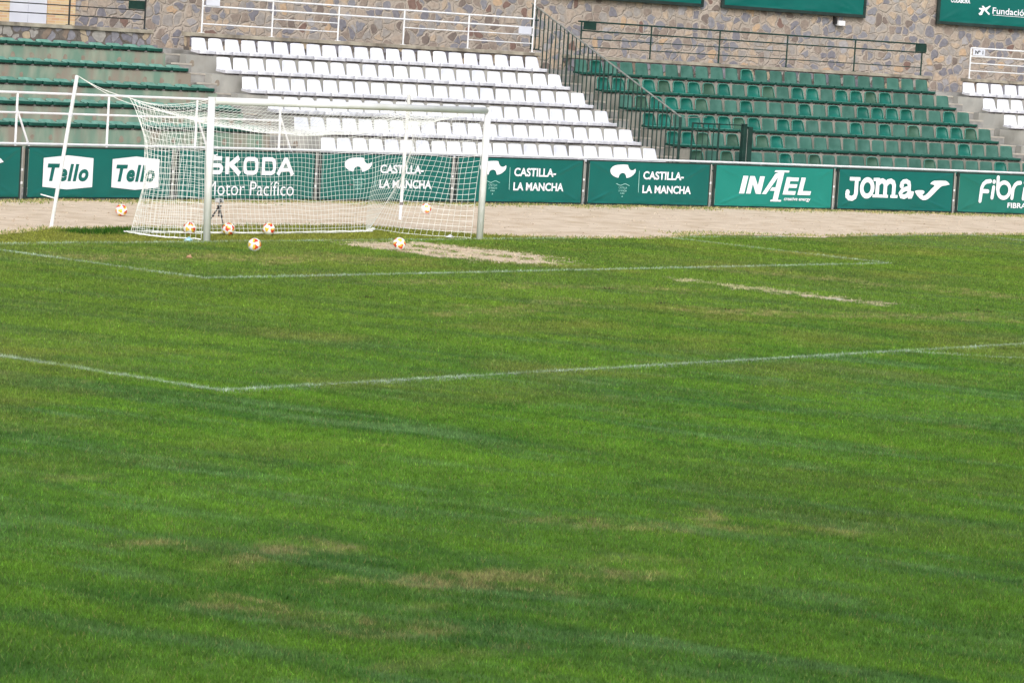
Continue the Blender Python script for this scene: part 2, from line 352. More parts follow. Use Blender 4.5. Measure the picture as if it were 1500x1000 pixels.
M['turf'] = attr_mat('turf_soil', .95, False); M['blade'] = attr_mat('grass_blades', .6, True)

# ------------------------------------------------------------------ ground, turf, track
def colour_attr(me, cols):
    at = me.color_attributes.new('turf', 'FLOAT_COLOR', 'POINT')
    buf = np.ones((len(cols), 4), np.float32); buf[:, :3] = np.clip(cols, 0, 1); at.data.foreach_set('color', buf.ravel())

gx = np.concatenate([[-900, -300, -120, -70], np.arange(-48, -2.2, .22), np.arange(-2.2, 2.4, .075), np.arange(2.4, 30.01, .22), [40, 60, 120, 300, 900]])
gy = np.concatenate([[-900, -300, -120, -70], np.arange(-44, -12.2, .22), np.arange(-12.2, -.3, .075), np.arange(-.3, 3.5, .22), [6, 12, 40, 120, 300, 900]])
X, Y = np.meshgrid(gx, gy); nx, ny = len(gx), len(gy)
V = np.stack([X.ravel(), Y.ravel(), np.zeros(X.size)], 1)
i = np.arange(nx-1); j = np.arange(ny-1); I, J = np.meshgrid(i, j); a = (J*nx+I).ravel()
F = np.stack([a, a+1, a+1+nx, a+nx], 1)
me = bpy.data.meshes.new('ground'); me.vertices.add(len(V)); me.vertices.foreach_set('co', V.ravel()); me.loops.add(F.size); me.loops.foreach_set('vertex_index', F.ravel())
me.polygons.add(len(F)); me.polygons.foreach_set('loop_start', np.arange(0, F.size, 4)); me.update()
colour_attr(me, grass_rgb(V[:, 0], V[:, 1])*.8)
tag(mobj('ground', me, M['turf']), kind='structure')

# blades of grass in the part of the pitch the camera could see
CP = np.array(CAMP); FW = np.array([fw.x, fw.y]); FW /= np.linalg.norm(FW); RT = np.array([FW[1], -FW[0]])
def blades(dn, df, count, wmin, wmax, hmin, hmax):
    d = np.sqrt(rng.uniform(dn*dn, df*df, count)); t = rng.uniform(-1, 1, count)
    lat = t*(d*.162+1.2)
    x = CP[0]+FW[0]*d+RT[0]*lat; y = CP[1]+FW[1]*d+RT[1]*lat
    keep = (y < edge_y(x)+rng.normal(0, .13, count)*(rng.random(count) < .6)); x = x[keep]; y = y[keep]; d = d[keep]
    bm = bare_mask(x, y); keep = rng.random(len(x)) > bm*.985; x = x[keep]; y = y[keep]; d = d[keep]; n = len(x)
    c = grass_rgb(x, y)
    # each blade differs: brighter, darker, some straw coloured
    c = c*rng.lognormal(0, .28, n)[:, None]
    st = rng.random(n) < .05; c[st] = c[st]*.5+C3(170, 156, 104)*.5
    k = (d-dn)/(df-dn); w = (wmin+(wmax-wmin)*k)*rng.uniform(.7, 1.3, n)
    h = (hmin+(hmax-hmin)*k)*rng.uniform(.6, 1.25, n)*(.45+1.1*(.3*fbm(x*1.7, y*1.7, 61, 3)+.7*fbm(x*12, y*12, 62, 3)))
    h = h*(1+1.6*(1-smooth(.5, 1.2, capsule(x, y, (-4.6, 1.9), (-3.1, 2.1), .5))))
    th = rng.uniform(0, 2*PI, n); la = rng.uniform(0, 2*PI, n); ll = h*rng.uniform(.15, .9, n)
    bx = np.cos(th)*w/2; by = np.sin(th)*w/2
    P = np.empty((n, 3, 3)); P[:, 0] = np.stack([x-bx, y-by, np.zeros(n)], 1); P[:, 1] = np.stack([x+bx, y+by, np.zeros(n)], 1)
    P[:, 2] = np.stack([x+np.cos(la)*ll, y+np.sin(la)*ll, h], 1)
    return P, c
parts = [blades(15, 24, 330000, .0045, .005, .030, .030), blades(24, 36, 420000, .005, .007, .030, .030), blades(36, 50, 360000, .007, .011, .030, .032), blades(50, 70, 380000, .011, .016, .032, .034), blades(70, 95, 120000, .016, .022, .034, .034)]
P = np.concatenate([p for p, c in parts]); Cc = np.concatenate([c for p, c in parts]); n = len(P)
me = bpy.data.meshes.new('grass'); me.vertices.add(n*3); me.vertices.foreach_set('co', P.ravel()); me.loops.add(n*3); me.loops.foreach_set('vertex_index', np.arange(n*3))
me.polygons.add(n); me.polygons.foreach_set('loop_start', np.arange(0, n*3, 3)); me.update()
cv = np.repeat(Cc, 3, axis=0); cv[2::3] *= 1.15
colour_attr(me, cv)
tag(mobj('grass', me, M['blade']), 'short worn green turf grass covering the football pitch', 'grass', kind='stuff')

# dirt track between turf and boards
mdirt = mat('pale_dirt', lin(202, 182, 158), lin(226, 208, 186), 2.2, .95, 12, bump=.5, bscale=22, lo=.3, hi=.7, c3=lin(196, 174, 146), s3=1.3)
xs = np.concatenate([[-300, -60, -30], np.arange(-22, 42, .12), [60, 120, 300]]); ye = edge_y(xs)
mb = MB(); N_ = len(xs)
vs = []
for x, y in zip(xs, ye): vs.append((x, y, .006))
for x in xs: vs.append((x, 45., .006))
mb.add(vs, [(q, q+1, N_+q+1, N_+q) for q in range(N_-1)])
tag(mb.build('dirt_track', mdirt), kind='structure')
# low rutted clods and crumbs on the track, dry weeds under the boards: too many to count
mb = MB()
for q in range(6400):
    x = rng.uniform(-9, 36) if q < 5200 else rng.uniform(-1.2, 1.5); y0 = float(edge_y(np.array([x]))[0]); y1 = CY+math.sqrt((RAD-.15)**2-(x-CX)**2)
    y = rng.uniform(y0-.05, y1) if q < 5200 else rng.uniform(-4.4, -.8); r = .008+.02*rng.random()**3
    o = rng.uniform(0, 6.28)
    mb.add([(x+r*math.cos(o+g*2.09), y+r*math.sin(o+g*2.09), .004) for g in range(3)]+[(x+rng.uniform(-.3, .3)*r, y, .006+r*.8)], [(0, 1, 3), (1, 2, 3), (2, 0, 3)])
tag(mb.build('gravel_crumbs', mat('soil_crumbs', lin(150, 130, 108), lin(206, 190, 168), 3, .95)), 'loose crumbs of soil scattered on the dirt track', 'gravel', kind='stuff')
mb = MB()
cnt = 15000
for q in range(cnt):
    if q < 11000:
        s = rng.uniform(-4, 36); n_ = -.02-abs(rng.normal(0, .42)); 
        if fbm(np.array([s*.7]), np.array([1.]), 71)[0] < .42: n_ *= .3
        x, y, _ = W(s, n_, 0)
    else:
        x = rng.uniform(-8, 24); y = float(edge_y(np.array([x]))[0])+abs(rng.normal(0, .16))
        if x > 10.5 and x < 15: y += abs(rng.normal(0, .35))
    h = rng.uniform(.02, .065); t = rng.uniform(0, 6.28); w = .014
    mb.add([(x-w*math.cos(t), y-w*math.sin(t), .004), (x+w*math.cos(t), y+w*math.sin(t), .004), (x+rng.normal(0, .02), y+rng.normal(0, .02), h)], [(0, 1, 2)], int(rng.random() < .5))
tag(mb.build('weeds', [mat('dry_weed', lin(170, 158, 112), lin(190, 178, 136), 3, .9), mat('green_weed', lin(104, 122, 58), lin(128, 138, 76), 3, .9)]), 'sparse dry weeds fringing the dirt track', 'weeds', kind='stuff')

# painted lines: thin strips lying in the sward
def strip(mb, pts, w):
    pts = [np.array(p, float) for p in pts]; vs = []
    for q, p in enumerate(pts):
        d = pts[min(q+1, len(pts)-1)]-pts[max(q-1, 0)]; d /= np.linalg.norm(d); nn = np.array([-d[1], d[0]])
        ww = w*(1+.25*math.sin(q*1.7)+.2*math.sin(q*.63+1)); vs += [tuple(p+nn*ww)+(.004,), tuple(p-nn*ww)+(.004,)]
    mb.add(vs, [(2*q, 2*q+1, 2*q+3, 2*q+2) for q in range(len(pts)-1)])
def seg(a, b, st=.3):
    a = np.array(a, float); b = np.array(b, float); k = int(np.linalg.norm(b-a)/st); return [a+(b-a)*t/k for t in range(k+1)]
def chalk_mat():
    m = mat('worn_line_paint', lin(168, 186, 166), lin(196, 208, 192), 8, .9); nt = m.node_tree; N = nt.nodes; L = nt.links; b = N['Principled BSDF']
    n = N.new('ShaderNodeTexNoise'); n.inputs['Scale'].default_value = 9; n.inputs['Detail'].default_value = 6; g = N.new('ShaderNodeNewGeometry'); L.new(g.outputs['Position'], n.inputs['Vector'])
    r = N.new('ShaderNodeValToRGB'); r.color_ramp.elements[0].position = .44; r.color_ramp.elements[1].position = .62; L.new(n.outputs['Fac'], r.inputs['Fac']); L.new(r.outputs[0], b.inputs['Alpha']); return m
M['chalk'] = chalk_mat()
mb = MB(); strip(mb, seg((-34, 0), (34, 0)), .05); tag(mb.build('goal_line_marking', M['chalk']), kind='structure')
mb = MB(); strip(mb, seg((-9.17, -.1), (-9.5, -5.75)), .05); strip(mb, seg((-9.44, -5.75), (8.8, -5.7)), .05); strip(mb, seg((8.85, -5.7), (9.5, -.1)), .075); tag(mb.build('goal_area_marking', M['chalk']), kind='structure')
mb = MB(); strip(mb, seg((-20.2, -.1), (-20.1, -16.45)), .05); strip(mb, seg((-20.04, -16.45), (20.1, -16.45)), .05); strip(mb, seg((20.16, -16.45), (20.8, -.1)), .05)
tag(mb.build('penalty_area_marking', M['chalk']), kind='structure')
mb = MB(); a0 = math.asin(5.52/9.15)
strip(mb, [(9.15*math.cos(-a0-t), -11+9.15*math.sin(-a0-t)) for t in np.linspace(0, PI-2*a0, 50)], .05); tag(mb.build('penalty_arc_marking', M['chalk']), kind='structure')

# ------------------------------------------------------------------ terraces, steps
def terrace(name, s0, s1, m, label, cat='terrace'):
    prof = [(nk(6)+.06, 0.0)]
    for k in range(6, 0, -1):
        T = zk(k)-.035; nn = nk(k)+.06; prof += [(nn, T)]
        nxt = nk(k-1)+.06 if k > 1 else 9.02
        prof += [(nxt, T)]
    prof += [(9.02, 0)]
    mb = MB(); sweep(mb, prof, s0, s1); return tag(mb.build(name, m), label, cat)
tl = terrace('terrace', -8, 8.75, M['riser'], 'green painted stained terrace steps under the backless seats at far left')
tw = terrace('terrace', 9.35, 20.5, M['concrete'], 'grey concrete terrace under the block of white seats behind the goal')
tg = terrace('terrace', 21.3, 33.3, M['concrete_green'], 'grey concrete terrace under the block of green seats with backrests')
tr = terrace('terrace', 34.0, 48, M['concrete'], 'grey concrete terrace under the white seats at the far right')
def stair(name, s0, s1, label):
    mb = MB(); prof = [(nk(6)-.15, 0)]
    for k in range(6, 0, -1):
        T = zk(k)-.035
        prof += [(nk(k)-.15, T-.208), (nk(k)+.30, T-.208), (nk(k)+.30, T)]
        prof += [((nk(k-1)-.15) if k > 1 else 8.75, T)]
    prof += [(8.75, 3.0), (9.02, 3.0), (9.02, 0)]
    sweep(mb, prof, s0+.002, s1-.002, .4); o = mb.build(name, M['step_concrete'])
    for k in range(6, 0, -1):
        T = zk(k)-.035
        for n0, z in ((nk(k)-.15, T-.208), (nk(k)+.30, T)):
            mb = MB(); sweep(mb, [(n0-.012, z-.035), (n0-.012, z+.004), (n0+.3, z+.004), (n0+.3, z-.035)], s0+.004, s1-.004, .4); mb.build('step_edge_highlight', M['lit_edge'], o)  # added strip, its pale colour is a painted highlight along the step
    return tag(o, label, 'stairs', 'concrete aisle stairs between the seat blocks')
stair('aisle_stairs', 8.75, 9.35, 'concrete aisle stairs between the backless green seats and the white seats')
stair('aisle_stairs', 20.5, 21.3, 'concrete aisle stairs behind the slanting green bar fence')
stair('aisle_stairs', 33.3, 34.0, 'concrete aisle stairs between the green seats and the far right white seats')
# worn round seat numbers on the open riser ends beside the left aisle
def disc_marks(parent, marks):
    for s, k, r in marks:
        mb = MB()
        n_ = nk(k)+.06-.004; zc = zk(k)-.24
        pts = [W(s+r*math.cos(t)*(1+.15*math.sin(3*t+s*9)), n_, zc+r*1.15*math.sin(t)) for t in np.linspace(0, 2*PI, 13)[:-1]]
        mb.add(pts, [tuple(range(12))]); mb.build('painted_number', M['number'], parent)
disc_marks(tl, [(8.42-.49*q+rng.uniform(-.04, .04), k, .045+.025*rng.random()) for k in (1, 2, 3, 4, 5) for q in range(14) if rng.random() < .8])
disc_marks(tw, [(9.52, k, .07) for k in (1, 2, 3, 4, 5)])

# walkway behind the parapets
mb = MB(); sweep(mb, [(9.02, 0), (9.02, 2.998), (11.0, 2.998), (11.0, 0)], -8, 48, 1); tag(mb.build('walkway', M['step_concrete']), kind='structure')
# paved strip between boards and stand
mb = MB(); sweep(mb, [(.35, -.1), (.35, .02), (3.36, .02), (3.36, -.1)], -8, 48, 1); tag(mb.build('pavement', M['concrete']), kind='structure')

def uv_wall(name, s0, s1, n0, n1, z0, z1, m, parent=None, step=.8):
    ns = max(1, int((s1-s0)/step)); vs = []; fs = []; uvs = []
    for q in range(ns+1):
        s = s0+(s1-s0)*q/ns; vs += [W(s, n0, z0), W(s, n0, z1), W(s, n1, z1), W(s, n1, z0)]
    S = lambda q: s0+(s1-s0)*q/ns
    for q in range(ns):
        k = 4*q
        fs.append((k, k+4, k+5, k+1)); uvs += [(S(q), z0), (S(q+1), z0), (S(q+1), z1), (S(q), z1)]
        fs.append((k+1, k+5, k+6, k+2)); uvs += [(S(q), z1), (S(q+1), z1), (S(q+1), z1+n1-n0), (S(q), z1+n1-n0)]
        fs.append((k+2, k+6, k+7, k+3)); uvs += [(S(q), z1), (S(q+1), z1), (S(q+1), z0), (S(q), z0)]
    fs.append((0, 1, 2, 3)); uvs += [(n0+s0, z0), (n0+s0, z1), (n1+s0, z1), (n1+s0, z0)]
    k = 4*ns; fs.append((k, k+3, k+2, k+1)); uvs += [(n0+s1, z0), (n1+s1, z0), (n1+s1, z1), (n0+s1, z1)]
    me = bpy.data.meshes.new(name); me.from_pydata(vs, [], fs); me.update(); ul = me.uv_layers.new(name='uv')
    ul.data.foreach_set('uv', np.array(uvs, np.float32).ravel()); return mobj(name, me, m, parent)
for s0, s1, lab in [(-8, 9.0, 'low rubble stone parapet with concrete coping above the backless green seats'), (10.06, 20.7, 'low rubble stone parapet with concrete coping above the white seats'),
                    (21.6, 33.66, 'low rubble stone parapet with concrete coping above the green seats with backrests'), (34.9, 48, 'low rubble stone parapet with concrete coping at the far right')]:
    p = tag(empty('parapet', W((s0+s1)/2, 9.1, 2.9)), lab, 'low wall', 'stone parapets along the walkway'); inv = Matrix.Translation(-Vector(p.location))
    a = uv_wall('stone_base', s0+.03, s1-.03, 9.05, 9.27, 2.6, 3.34, M['stone_low'], p); a.matrix_parent_inverse = inv
    mb = MB(); sweep(mb, [(9.0, 3.342), (9.0, 3.43), (9.32, 3.43), (9.32, 3.342)], s0, s1, .9); b = mb.build('coping', M['coping'], p, bevel=.008); b.matrix_parent_inverse = inv
hill = uv_wall('stone_wall', -8, 50, 11.0, 11.6, 2.4, 8.2, M['stone']); tag(hill, 'tall rubble stone wall of grey, tan and brown stones behind the stand', 'wall')

# doorway in the wall, far left
p = tag(empty('doorway', W(6.95, 10.96, 3.0)), 'white door between cream brick jambs in the stone wall', 'door'); inv = Matrix.Translation(-Vector(p.location))
for s0, s1 in ((5.3, 6.41), (7.47, 8.22)):
    a = uv_wall('brick_jamb', s0, s1, 10.93, 10.995, 2.999, 5.4, M['brick'], p); a.matrix_parent_inverse = inv
a = uv_wall('lintel', 6.41, 7.47, 10.93, 10.995, 5.1, 5.4, M['brick'], p); a.matrix_parent_inverse = inv
mb = MB()
for q in range(2): mb.box(6.43+q*.515, 6.43+q*.515+.505, 10.955, 10.99, 3.02, 5.08, fn=W)
a = mb.build('door_leaf', M['door'], p, bevel=.004); a.matrix_parent_inverse = inv
mb = MB(); mb.tube([W(6.92, 10.95, 4.0), W(6.92, 10.9, 4.0), W(6.84, 10.9, 4.0)], .012); a = mb.build('door_handle', M['bracket'], a); a.matrix_parent_inverse = inv

# ------------------------------------------------------------------ railings on the parapets
def railing(name, posts, zt, rails, m, label, group, pr=.022, rr_=.016, lead=0, plates=(), zb=3.43, n_=9.15, tall=None, extra=None, platem=None):
    root = tag(empty(name, W(posts[0], n_, zb)), label, 'railing', group); inv = Matrix.Translation(-Vector(root.location))
    for q, s in enumerate(posts):
        top = tall.get(q, zt) if tall else zt
        mb = MB(); mb.tube([W(s, n_, zb-.01), W(s, n_, top)], pr, 8); mb.box(s-.05, s+.05, n_-.05, n_+.05, zb-.002, zb+.012, fn=W)
        mb.build('post', m, root).matrix_parent_inverse = inv
    for (a, b, z, r) in rails:
        mb = MB(); mb.tube(arcpts(a, b, n_-.001, z), r, 8); mb.build('rail', m, root).matrix_parent_inverse = inv
    for (a, b, z0, z1, pm) in plates:
        mb = MB(); mb.box(a, b, n_-.04, n_-.025, z0, z1, fn=W); mb.build('sign_plate', pm, root).matrix_parent_inverse = inv
    return root
G = 'railings along the parapet tops'
railing('walkway_railing', [2.4, 4.55, 6.73, 8.85], 4.32, [(2.4, 8.85, 4.32, .02), (2.4, 8.85, 4.09, .013), (2.4, 8.85, 3.88, .013), (2.4, 8.85, 3.66, .013)], M['black_paint'], 'black thin bar railing above the backless green seats at far left', G,
        plates=[(8.35, 8.8, 3.90, 4.10, M['green_paint'])])
rw = [10.49, 12.54, 14.51, 16.5, 18.5, 20.53]
railing('walkway_railing', rw, 4.31, [(10.49, 20.53, 4.31, .022), (10.49, 20.53, 4.08, .022), (10.49, 12.54, 3.65, .018), (12.54, 14.51, 3.87, .014), (12.54, 14.51, 3.65, .014), (16.5, 18.5, 3.87, .014),
        (18.5, 20.53, 3.88, .014), (18.5, 20.53, 3.66, .014)], M['white_paint'], 'white pipe railing above the block of white seats', G,
        plates=[(10.56, 10.95, 4.10, 4.3, M['door']), (20.05, 20.45, 3.9, 4.10, M['door'])], tall={5: 5.3})
rg = [22.06, 24.32, 26.57, 28.82, 31.1, 33.38]
railing('walkway_railing', rg, 4.33, [(21.95, 33.5, 4.33, .022), (22.06, 33.5, 4.09, .018), (22.06, 28.82, 3.88, .012), (22.06, 33.38, 3.66, .012)], M['green_paint'], 'dark green railing above the block of green seats', G,
        plates=[(22.1, 22.5, 4.12, 4.31, M['green_paint']), (33.12, 33.5, 4.11, 4.31, M['green_paint'])])
rw2 = [35.05, 37.1, 39.1, 41.1, 43.1]
rr2 = railing('walkway_railing', rw2, 4.32, [(35.05, 43.1, 4.32, .022), (35.05, 43.1, 4.08, .022), (35.05, 43.1, 3.88, .016), (35.05, 43.1, 3.66, .016)], M['white_paint'], 'white pipe railing above the far right white seats', G,
        plates=[(35.1, 35.5, 4.11, 4.3, M['door'])])

# ------------------------------------------------------------------ lettering
def resample_closed(p): return p
class Print:
    """flat print on a banner: shapes in metres (u along, w up), each layer a hair proud of the last"""
    def __init__(s, base=.013): s.mb = MB(); s.k = 0; s.base = base
    def poly(s, pts, mi=0):
        d = s.base+s.k*.0005; s.k += 1; s.mb.add([(u, -d, w) for u, w in pts], [tuple(range(len(pts)))], mi)
    def stroke(s, pts, wd, closed=False, caps=False, mi=0):
        n = len(pts); P = [np.array(p, float) for p in pts]; d = s.base+s.k*.0005; s.k += 1; L = []; R = []
        for q in range(n):
            if closed: a, b, c = P[q-1], P[q], P[(q+1) % n]
            else: a, b, c = P[max(q-1, 0)], P[q], P[min(q+1, n-1)]
            d1 = b-a; d2 = c-b
            if np.linalg.norm(d1) < 1e-9: d1 = d2
            if np.linalg.norm(d2) < 1e-9: d2 = d1
            d1 = d1/np.linalg.norm(d1); d2 = d2/np.linalg.norm(d2); n1 = np.array([-d1[1], d1[0]]); n2 = np.array([-d2[1], d2[0]])
            m_ = n1+n2; m_ = m_/max(.2, np.linalg.norm(m_)); h = wd/2/max(.35, float(m_@n1)); L.append(b+m_*h); R.append(b-m_*h)
        vs = []
        for q in range(n): vs += [(L[q][0], -d, L[q][1]), (R[q][0], -d, R[q][1])]
        k = n if closed else n-1
        s.mb.add(vs, [(2*q, 2*q+1, 2*((q+1) % n)+1, 2*((q+1) % n)) for q in range(k)], mi)
        if caps:
            for p in (P[0], P[-1]): s.disc(p[0], p[1], wd/2, mi)
    def disc(s, u, w, r, mi=0, ry=None):
        ry = ry or r; s.poly([(u+r*math.cos(t), w+ry*math.sin(t)) for t in np.linspace(0, 2*PI, 17)[:-1]], mi)
    def ring(s, u, w, rx, ry, wd, sh=0, mi=0, t0=0, t1=2*PI, n=20):
        full = abs(t1-t0-2*PI) < 1e-6
        ts = np.linspace(t0, t1, n+1)[:-1] if full else np.linspace(t0, t1, n)
        s.stroke([(u+rx*math.cos(t)+sh*ry*math.sin(t), w+ry*math.sin(t)) for t in ts], wd, closed=full, mi=mi)
    def build(s, name, m, parent): return s.mb.build(name, m, parent)

def text_obj(txt, box, parent, m, bold=0., shear=0., name='lettering', spacing=1.0, d=.013):
    """text set into the box (u0, w0, u1, w1) of a banner"""
    cu = bpy.data.curves.new('t', 'FONT'); cu.body = txt; cu.size = 1; cu.offset = bold; cu.shear = shear; cu.space_character = spacing; cu.resolution_u = 4
    o = bpy.data.objects.new('t', cu); COL.objects.link(o); dg = bpy.context.evaluated_depsgraph_get(); dg.update()
    me = bpy.data.meshes.new_from_object(o.evaluated_get(dg)); bpy.data.objects.remove(o); bpy.data.curves.remove(cu)
    co = np.empty(len(me.vertices)*3); me.vertices.foreach_get('co', co); co = co.reshape(-1, 3)
    mn = co.min(0); mx = co.max(0); u0, w0, u1, w1 = box
    q = np.empty_like(co); q[:, 0] = u0+(co[:, 0]-mn[0])/(mx[0]-mn[0])*(u1-u0); q[:, 2] = w0+(co[:, 1]-mn[1])/(mx[1]-mn[1])*(w1-w0); q[:, 1] = -d
    me.vertices.foreach_set('co', q.ravel()); me.update(); me.materials.clear(); me.name = name
    return mobj(name, me, m, parent)

# ------------------------------------------------------------------ advertising boards
BL = 4.1718
def banner_mesh(u0, u1, w0, w1, seed):
    nu, nw = 110, 34; r = random.Random(seed); vs = []
    folds = []
    for cx_, cw_, dx_, dw_ in ((u0, w1, 1, -1), (u1, w1, -1, -1), (u0, w0, 1, 1), (u1, w0, -1, 1)):
        for _ in range(2): folds.append((cx_, cw_, math.atan2(dw_*r.uniform(.25, .6), dx_), r.uniform(.4, .9), r.uniform(.008, .014)))
    ph = r.uniform(0, 6)
    for j in range(nw+1):
        for i_ in range(nu+1):
            u = u0+(u1-u0)*i_/nu; w = w0+(w1-w0)*j/nw; y = 0
            for a, b, th, ln, am in folds:
                du, dw = u-a, w-b; al = du*math.cos(th)+dw*math.sin(th); pe = -du*math.sin(th)+dw*math.cos(th)
                if 0 < al < ln*1.5: y -= am*math.exp(-(pe/.02)**2)*math.sin(PI*min(1, al/(ln*1.5)))
            bot = math.exp(-((w-w0)/.10)**2); y -= .014*bot*(math.sin(u*2.1+ph)*.6+math.sin(u*7.3+ph*2)*.5)
            y -= .004*math.sin(u*1.7+ph)*math.sin(w*4)
            y = max(-.011, min(.011, y)); e = min((u-u0), (u1-u), (w-w0), (w1-w)); y *= min(1, e/.03)
            vs.append((u, y, w))
    fs = [(j*(nu+1)+i_, j*(nu+1)+i_+1, (j+1)*(nu+1)+i_+1, (j+1)*(nu+1)+i_) for j in range(nw) for i_ in range(nu)]
    mb = MB(); mb.add(vs, fs); return mb.mesh('banner', True)

def board(i_, m, label):
    pa, pb = W((PH0+DPH*i_)*RAD, 0, 0), W((PH0+DPH*(i_+1))*RAD, 0, 0); rz = math.atan2(pb[1]-pa[1], pb[0]-pa[0])
    root = tag(empty('advertising_board', pa, rz), label, 'advertising board', 'advertising boards along the dirt track')
    u0, u1, w0, w1 = .060, BL-.060, .035, 1.072
    mb = MB(); t = .06
    mb.box(u0, u1, 0, .04, w1-t, w1); mb.box(u0, u1, 0, .04, w0, w0+t); mb.box(u0, u0+t, .001, .039, w0+t, w1-t); mb.box(u1-t, u1, .001, .039, w0+t, w1-t)
    mb.box((u0+u1)/2-.02, (u0+u1)/2+.02, .004, .03, w0+t, w1-t)
    mb.build('frame', M['frame'], root)
    for u in (u0+.03, (u0+u1)/2, u1-.03):
        mb = MB(); mb.box(u-.022, u+.022, .003, .037, 0, w0); mb.box(u-.04, u+.04, -.03, .12, .002, .02); mb.build('leg', M['frame'], root)
    bn = mobj('banner', banner_mesh(u0+.056, u1-.056, w0+.035, w1-.03, i_+40), m, root); bn.location = (0, -.016, 0)
    return root, bn

def hexplate(pr, u0, uc, u1, wl, wt):
    pr.poly([(u0, .275), (uc, .225), (u1, .275), (u1-.0, .855), (uc, .905), (u0-.0, .845)])
def emblem(bn):
    pr = Print()
    raw = [(125, 190), (128, 160), (150, 130), (180, 112), (215, 102), (290, 97), (335, 98), (362, 104), (366, 125), (376, 150), (392, 172), (412, 183), (432, 182), (450, 173), (462, 158), (470, 170), (470, 195), (462, 222),
           (440, 250), (415, 272), (385, 287), (350, 296), (345, 275), (338, 252), (322, 230), (300, 221), (280, 222), (262, 233), (250, 252), (240, 292), (205, 282), (172, 265), (145, 240), (130, 215)]
    pts = [(.77+(x-125)/345*.82, .985-(y-.03*(x-297)-98)/197*.315) for x, y in raw]
    # cut into convex-ish pieces fan-free: one n-gon is fine, Blender triangulates it
    pr.poly(list(reversed(pts)))
    return pr.build('emblem', M['print'], bn)
def regional(bn):
    emblem(bn)
    pr = Print(); pr.stroke([(.98+.44*t, .515+.018*math.cos(t*2*PI*1.5)) for t in np.linspace(0, 1, 24)], .013)
    pr.build('wave_line', M['print_thin'], bn)
    for u_, w_, l_ in ((1.155, .308, .03), (1.205, .308, .035), (1.25, .308, .03), (1.205, .235, .035)):
        pr = Print(); pr.stroke([(u_-l_/2, w_-.012), (u_, w_+.014), (u_+l_/2, w_-.012)], .011); pr.build('small_mark', M['print_thin'], bn)
    for txt, a, b, z0, z1 in (('CASTILLA', 1.07, 1.34, .42, .465), ('LA MANCHA', 1.07, 1.34, .35, .395)):
        text_obj(txt, (a, z0, b, z1), bn, M['print_thin'], name='small_print')
    pr = Print(); pr.stroke([(1.72, .34), (1.71, .85)], .016); pr.build('divider_line', M['print_thin'], bn)
    text_obj('CASTILLA-', (1.85, .65, 3.19, .845), bn, M['print'], bold=.030)
    text_obj('LA MANCHA', (1.85, .325, 3.46, .515), bn, M['print'], bold=.030)

def swoosh(pr, du=0):
    S = [(990, 320), (1000, 308), (1040, 304), (1085, 306), (1108, 320), (1104, 340), (1084, 358), (1094, 372), (1118, 366), (1150, 338), (1190, 292), (1222, 262), (1226, 250), (1205, 242), (1170, 232),
         (1190, 210), (1215, 197), (1290, 196), (1360, 200), (1385, 212), (1412, 243), (1370, 252), (1325, 258), (1296, 274), (1250, 320), (1200, 372), (1165, 405), (1130, 421), (1095, 422), (1060, 405), (1020, 366)]
    # photo-zoom units to metres on the banner (roll removed)
    pr.poly([(2.72+(x-990)/422*1.21+du, .855-(y-.045*(x-1290)-196)/226*.49-.012) for x, y in reversed(S)])

# far left: only the tail of its mark is in the picture
r, bn = board(-1, M['banner'], 'green banner board at the left edge, white swoosh tip at its end'); pr = Print(); swoosh(pr, -.33); pr.build('swoosh_mark', M['print'], bn)
# two plates with the same word
r, bn = board(0, M['banner'], 'green banner board with two white six-sided plates crossed by the leaning pole')
for u0, uc, u1 in ((.50, 1.15, 1.85), (2.38, 3.04, 3.71)):
    pr = Print(); hexplate(pr, u0, uc, u1, 0, 0); pl = pr.build('logo_plate', M['print'], bn)
    text_obj('Tello', (u0+.11, .385, u1-.12, .735), pl, M['banner'], bold=.045, shear=.2, d=.017, spacing=1.16)
# wide rounded capitals over light lettering
r, bn = board(1, M['banner'], 'green banner board behind the left goalpost with wide white capitals over thin lettering')
pr = Print(); t = .09; z0, z1 = .61, .90
def rb(u0, u1, w0, w1, c=.07):
    return [(u0+c, w0), (u1-c, w0), (u1-c*.3, w0+c*.3), (u1, w0+c), (u1, w1-c), (u1-c*.3, w1-c*.3), (u1-c, w1), (u0+c, w1), (u0+c*.3, w1-c*.3), (u0, w1-c), (u0, w0+c), (u0+c*.3, w0+c*.3)]
zm = (z0+z1)/2
pr.stroke([(1.31, z1), (1.0, z1), (.955, z1-.03), (.94, z1-.07), (.955, zm+.03), (1.0, zm), (1.25, zm), (1.295, zm-.03), (1.31, zm-.07), (1.295, z0+.03), (1.25, z0), (.94, z0)], t)
pr.stroke([(1.02, .985), (1.10, .955), (1.18, .985)], .03)
pr.stroke([(1.47, z0-.037), (1.47, z1+.037)], t*1.15); pr.stroke([(1.80, z1+.03), (1.53, zm)], t*1.25); pr.stroke([(1.56, zm+.035), (1.84, z0-.035)], t*1.25)
pr.stroke(rb(1.98, 2.33, z0, z1, .08), t, closed=True)
pr.stroke([(2.52, z0), (2.77, z0), (2.83, z0+.03), (2.85, z0+.09), (2.85, z1-.09), (2.83, z1-.03), (2.77, z1), (2.52, z1)], t, closed=True)
pr.stroke([(2.96, z0-.037), (3.16, z1), (3.20, z1), (3.40, z0-.037)], t*1.1); pr.stroke([(3.06, z0+.075), (3.30, z0+.075)], t*.85)
pr.build('lettering', M['print'], bn)
text_obj('Motor Pacífico', (.90, .13, 3.46, .43), bn, M['print'], bold=-.004, name='lettering')
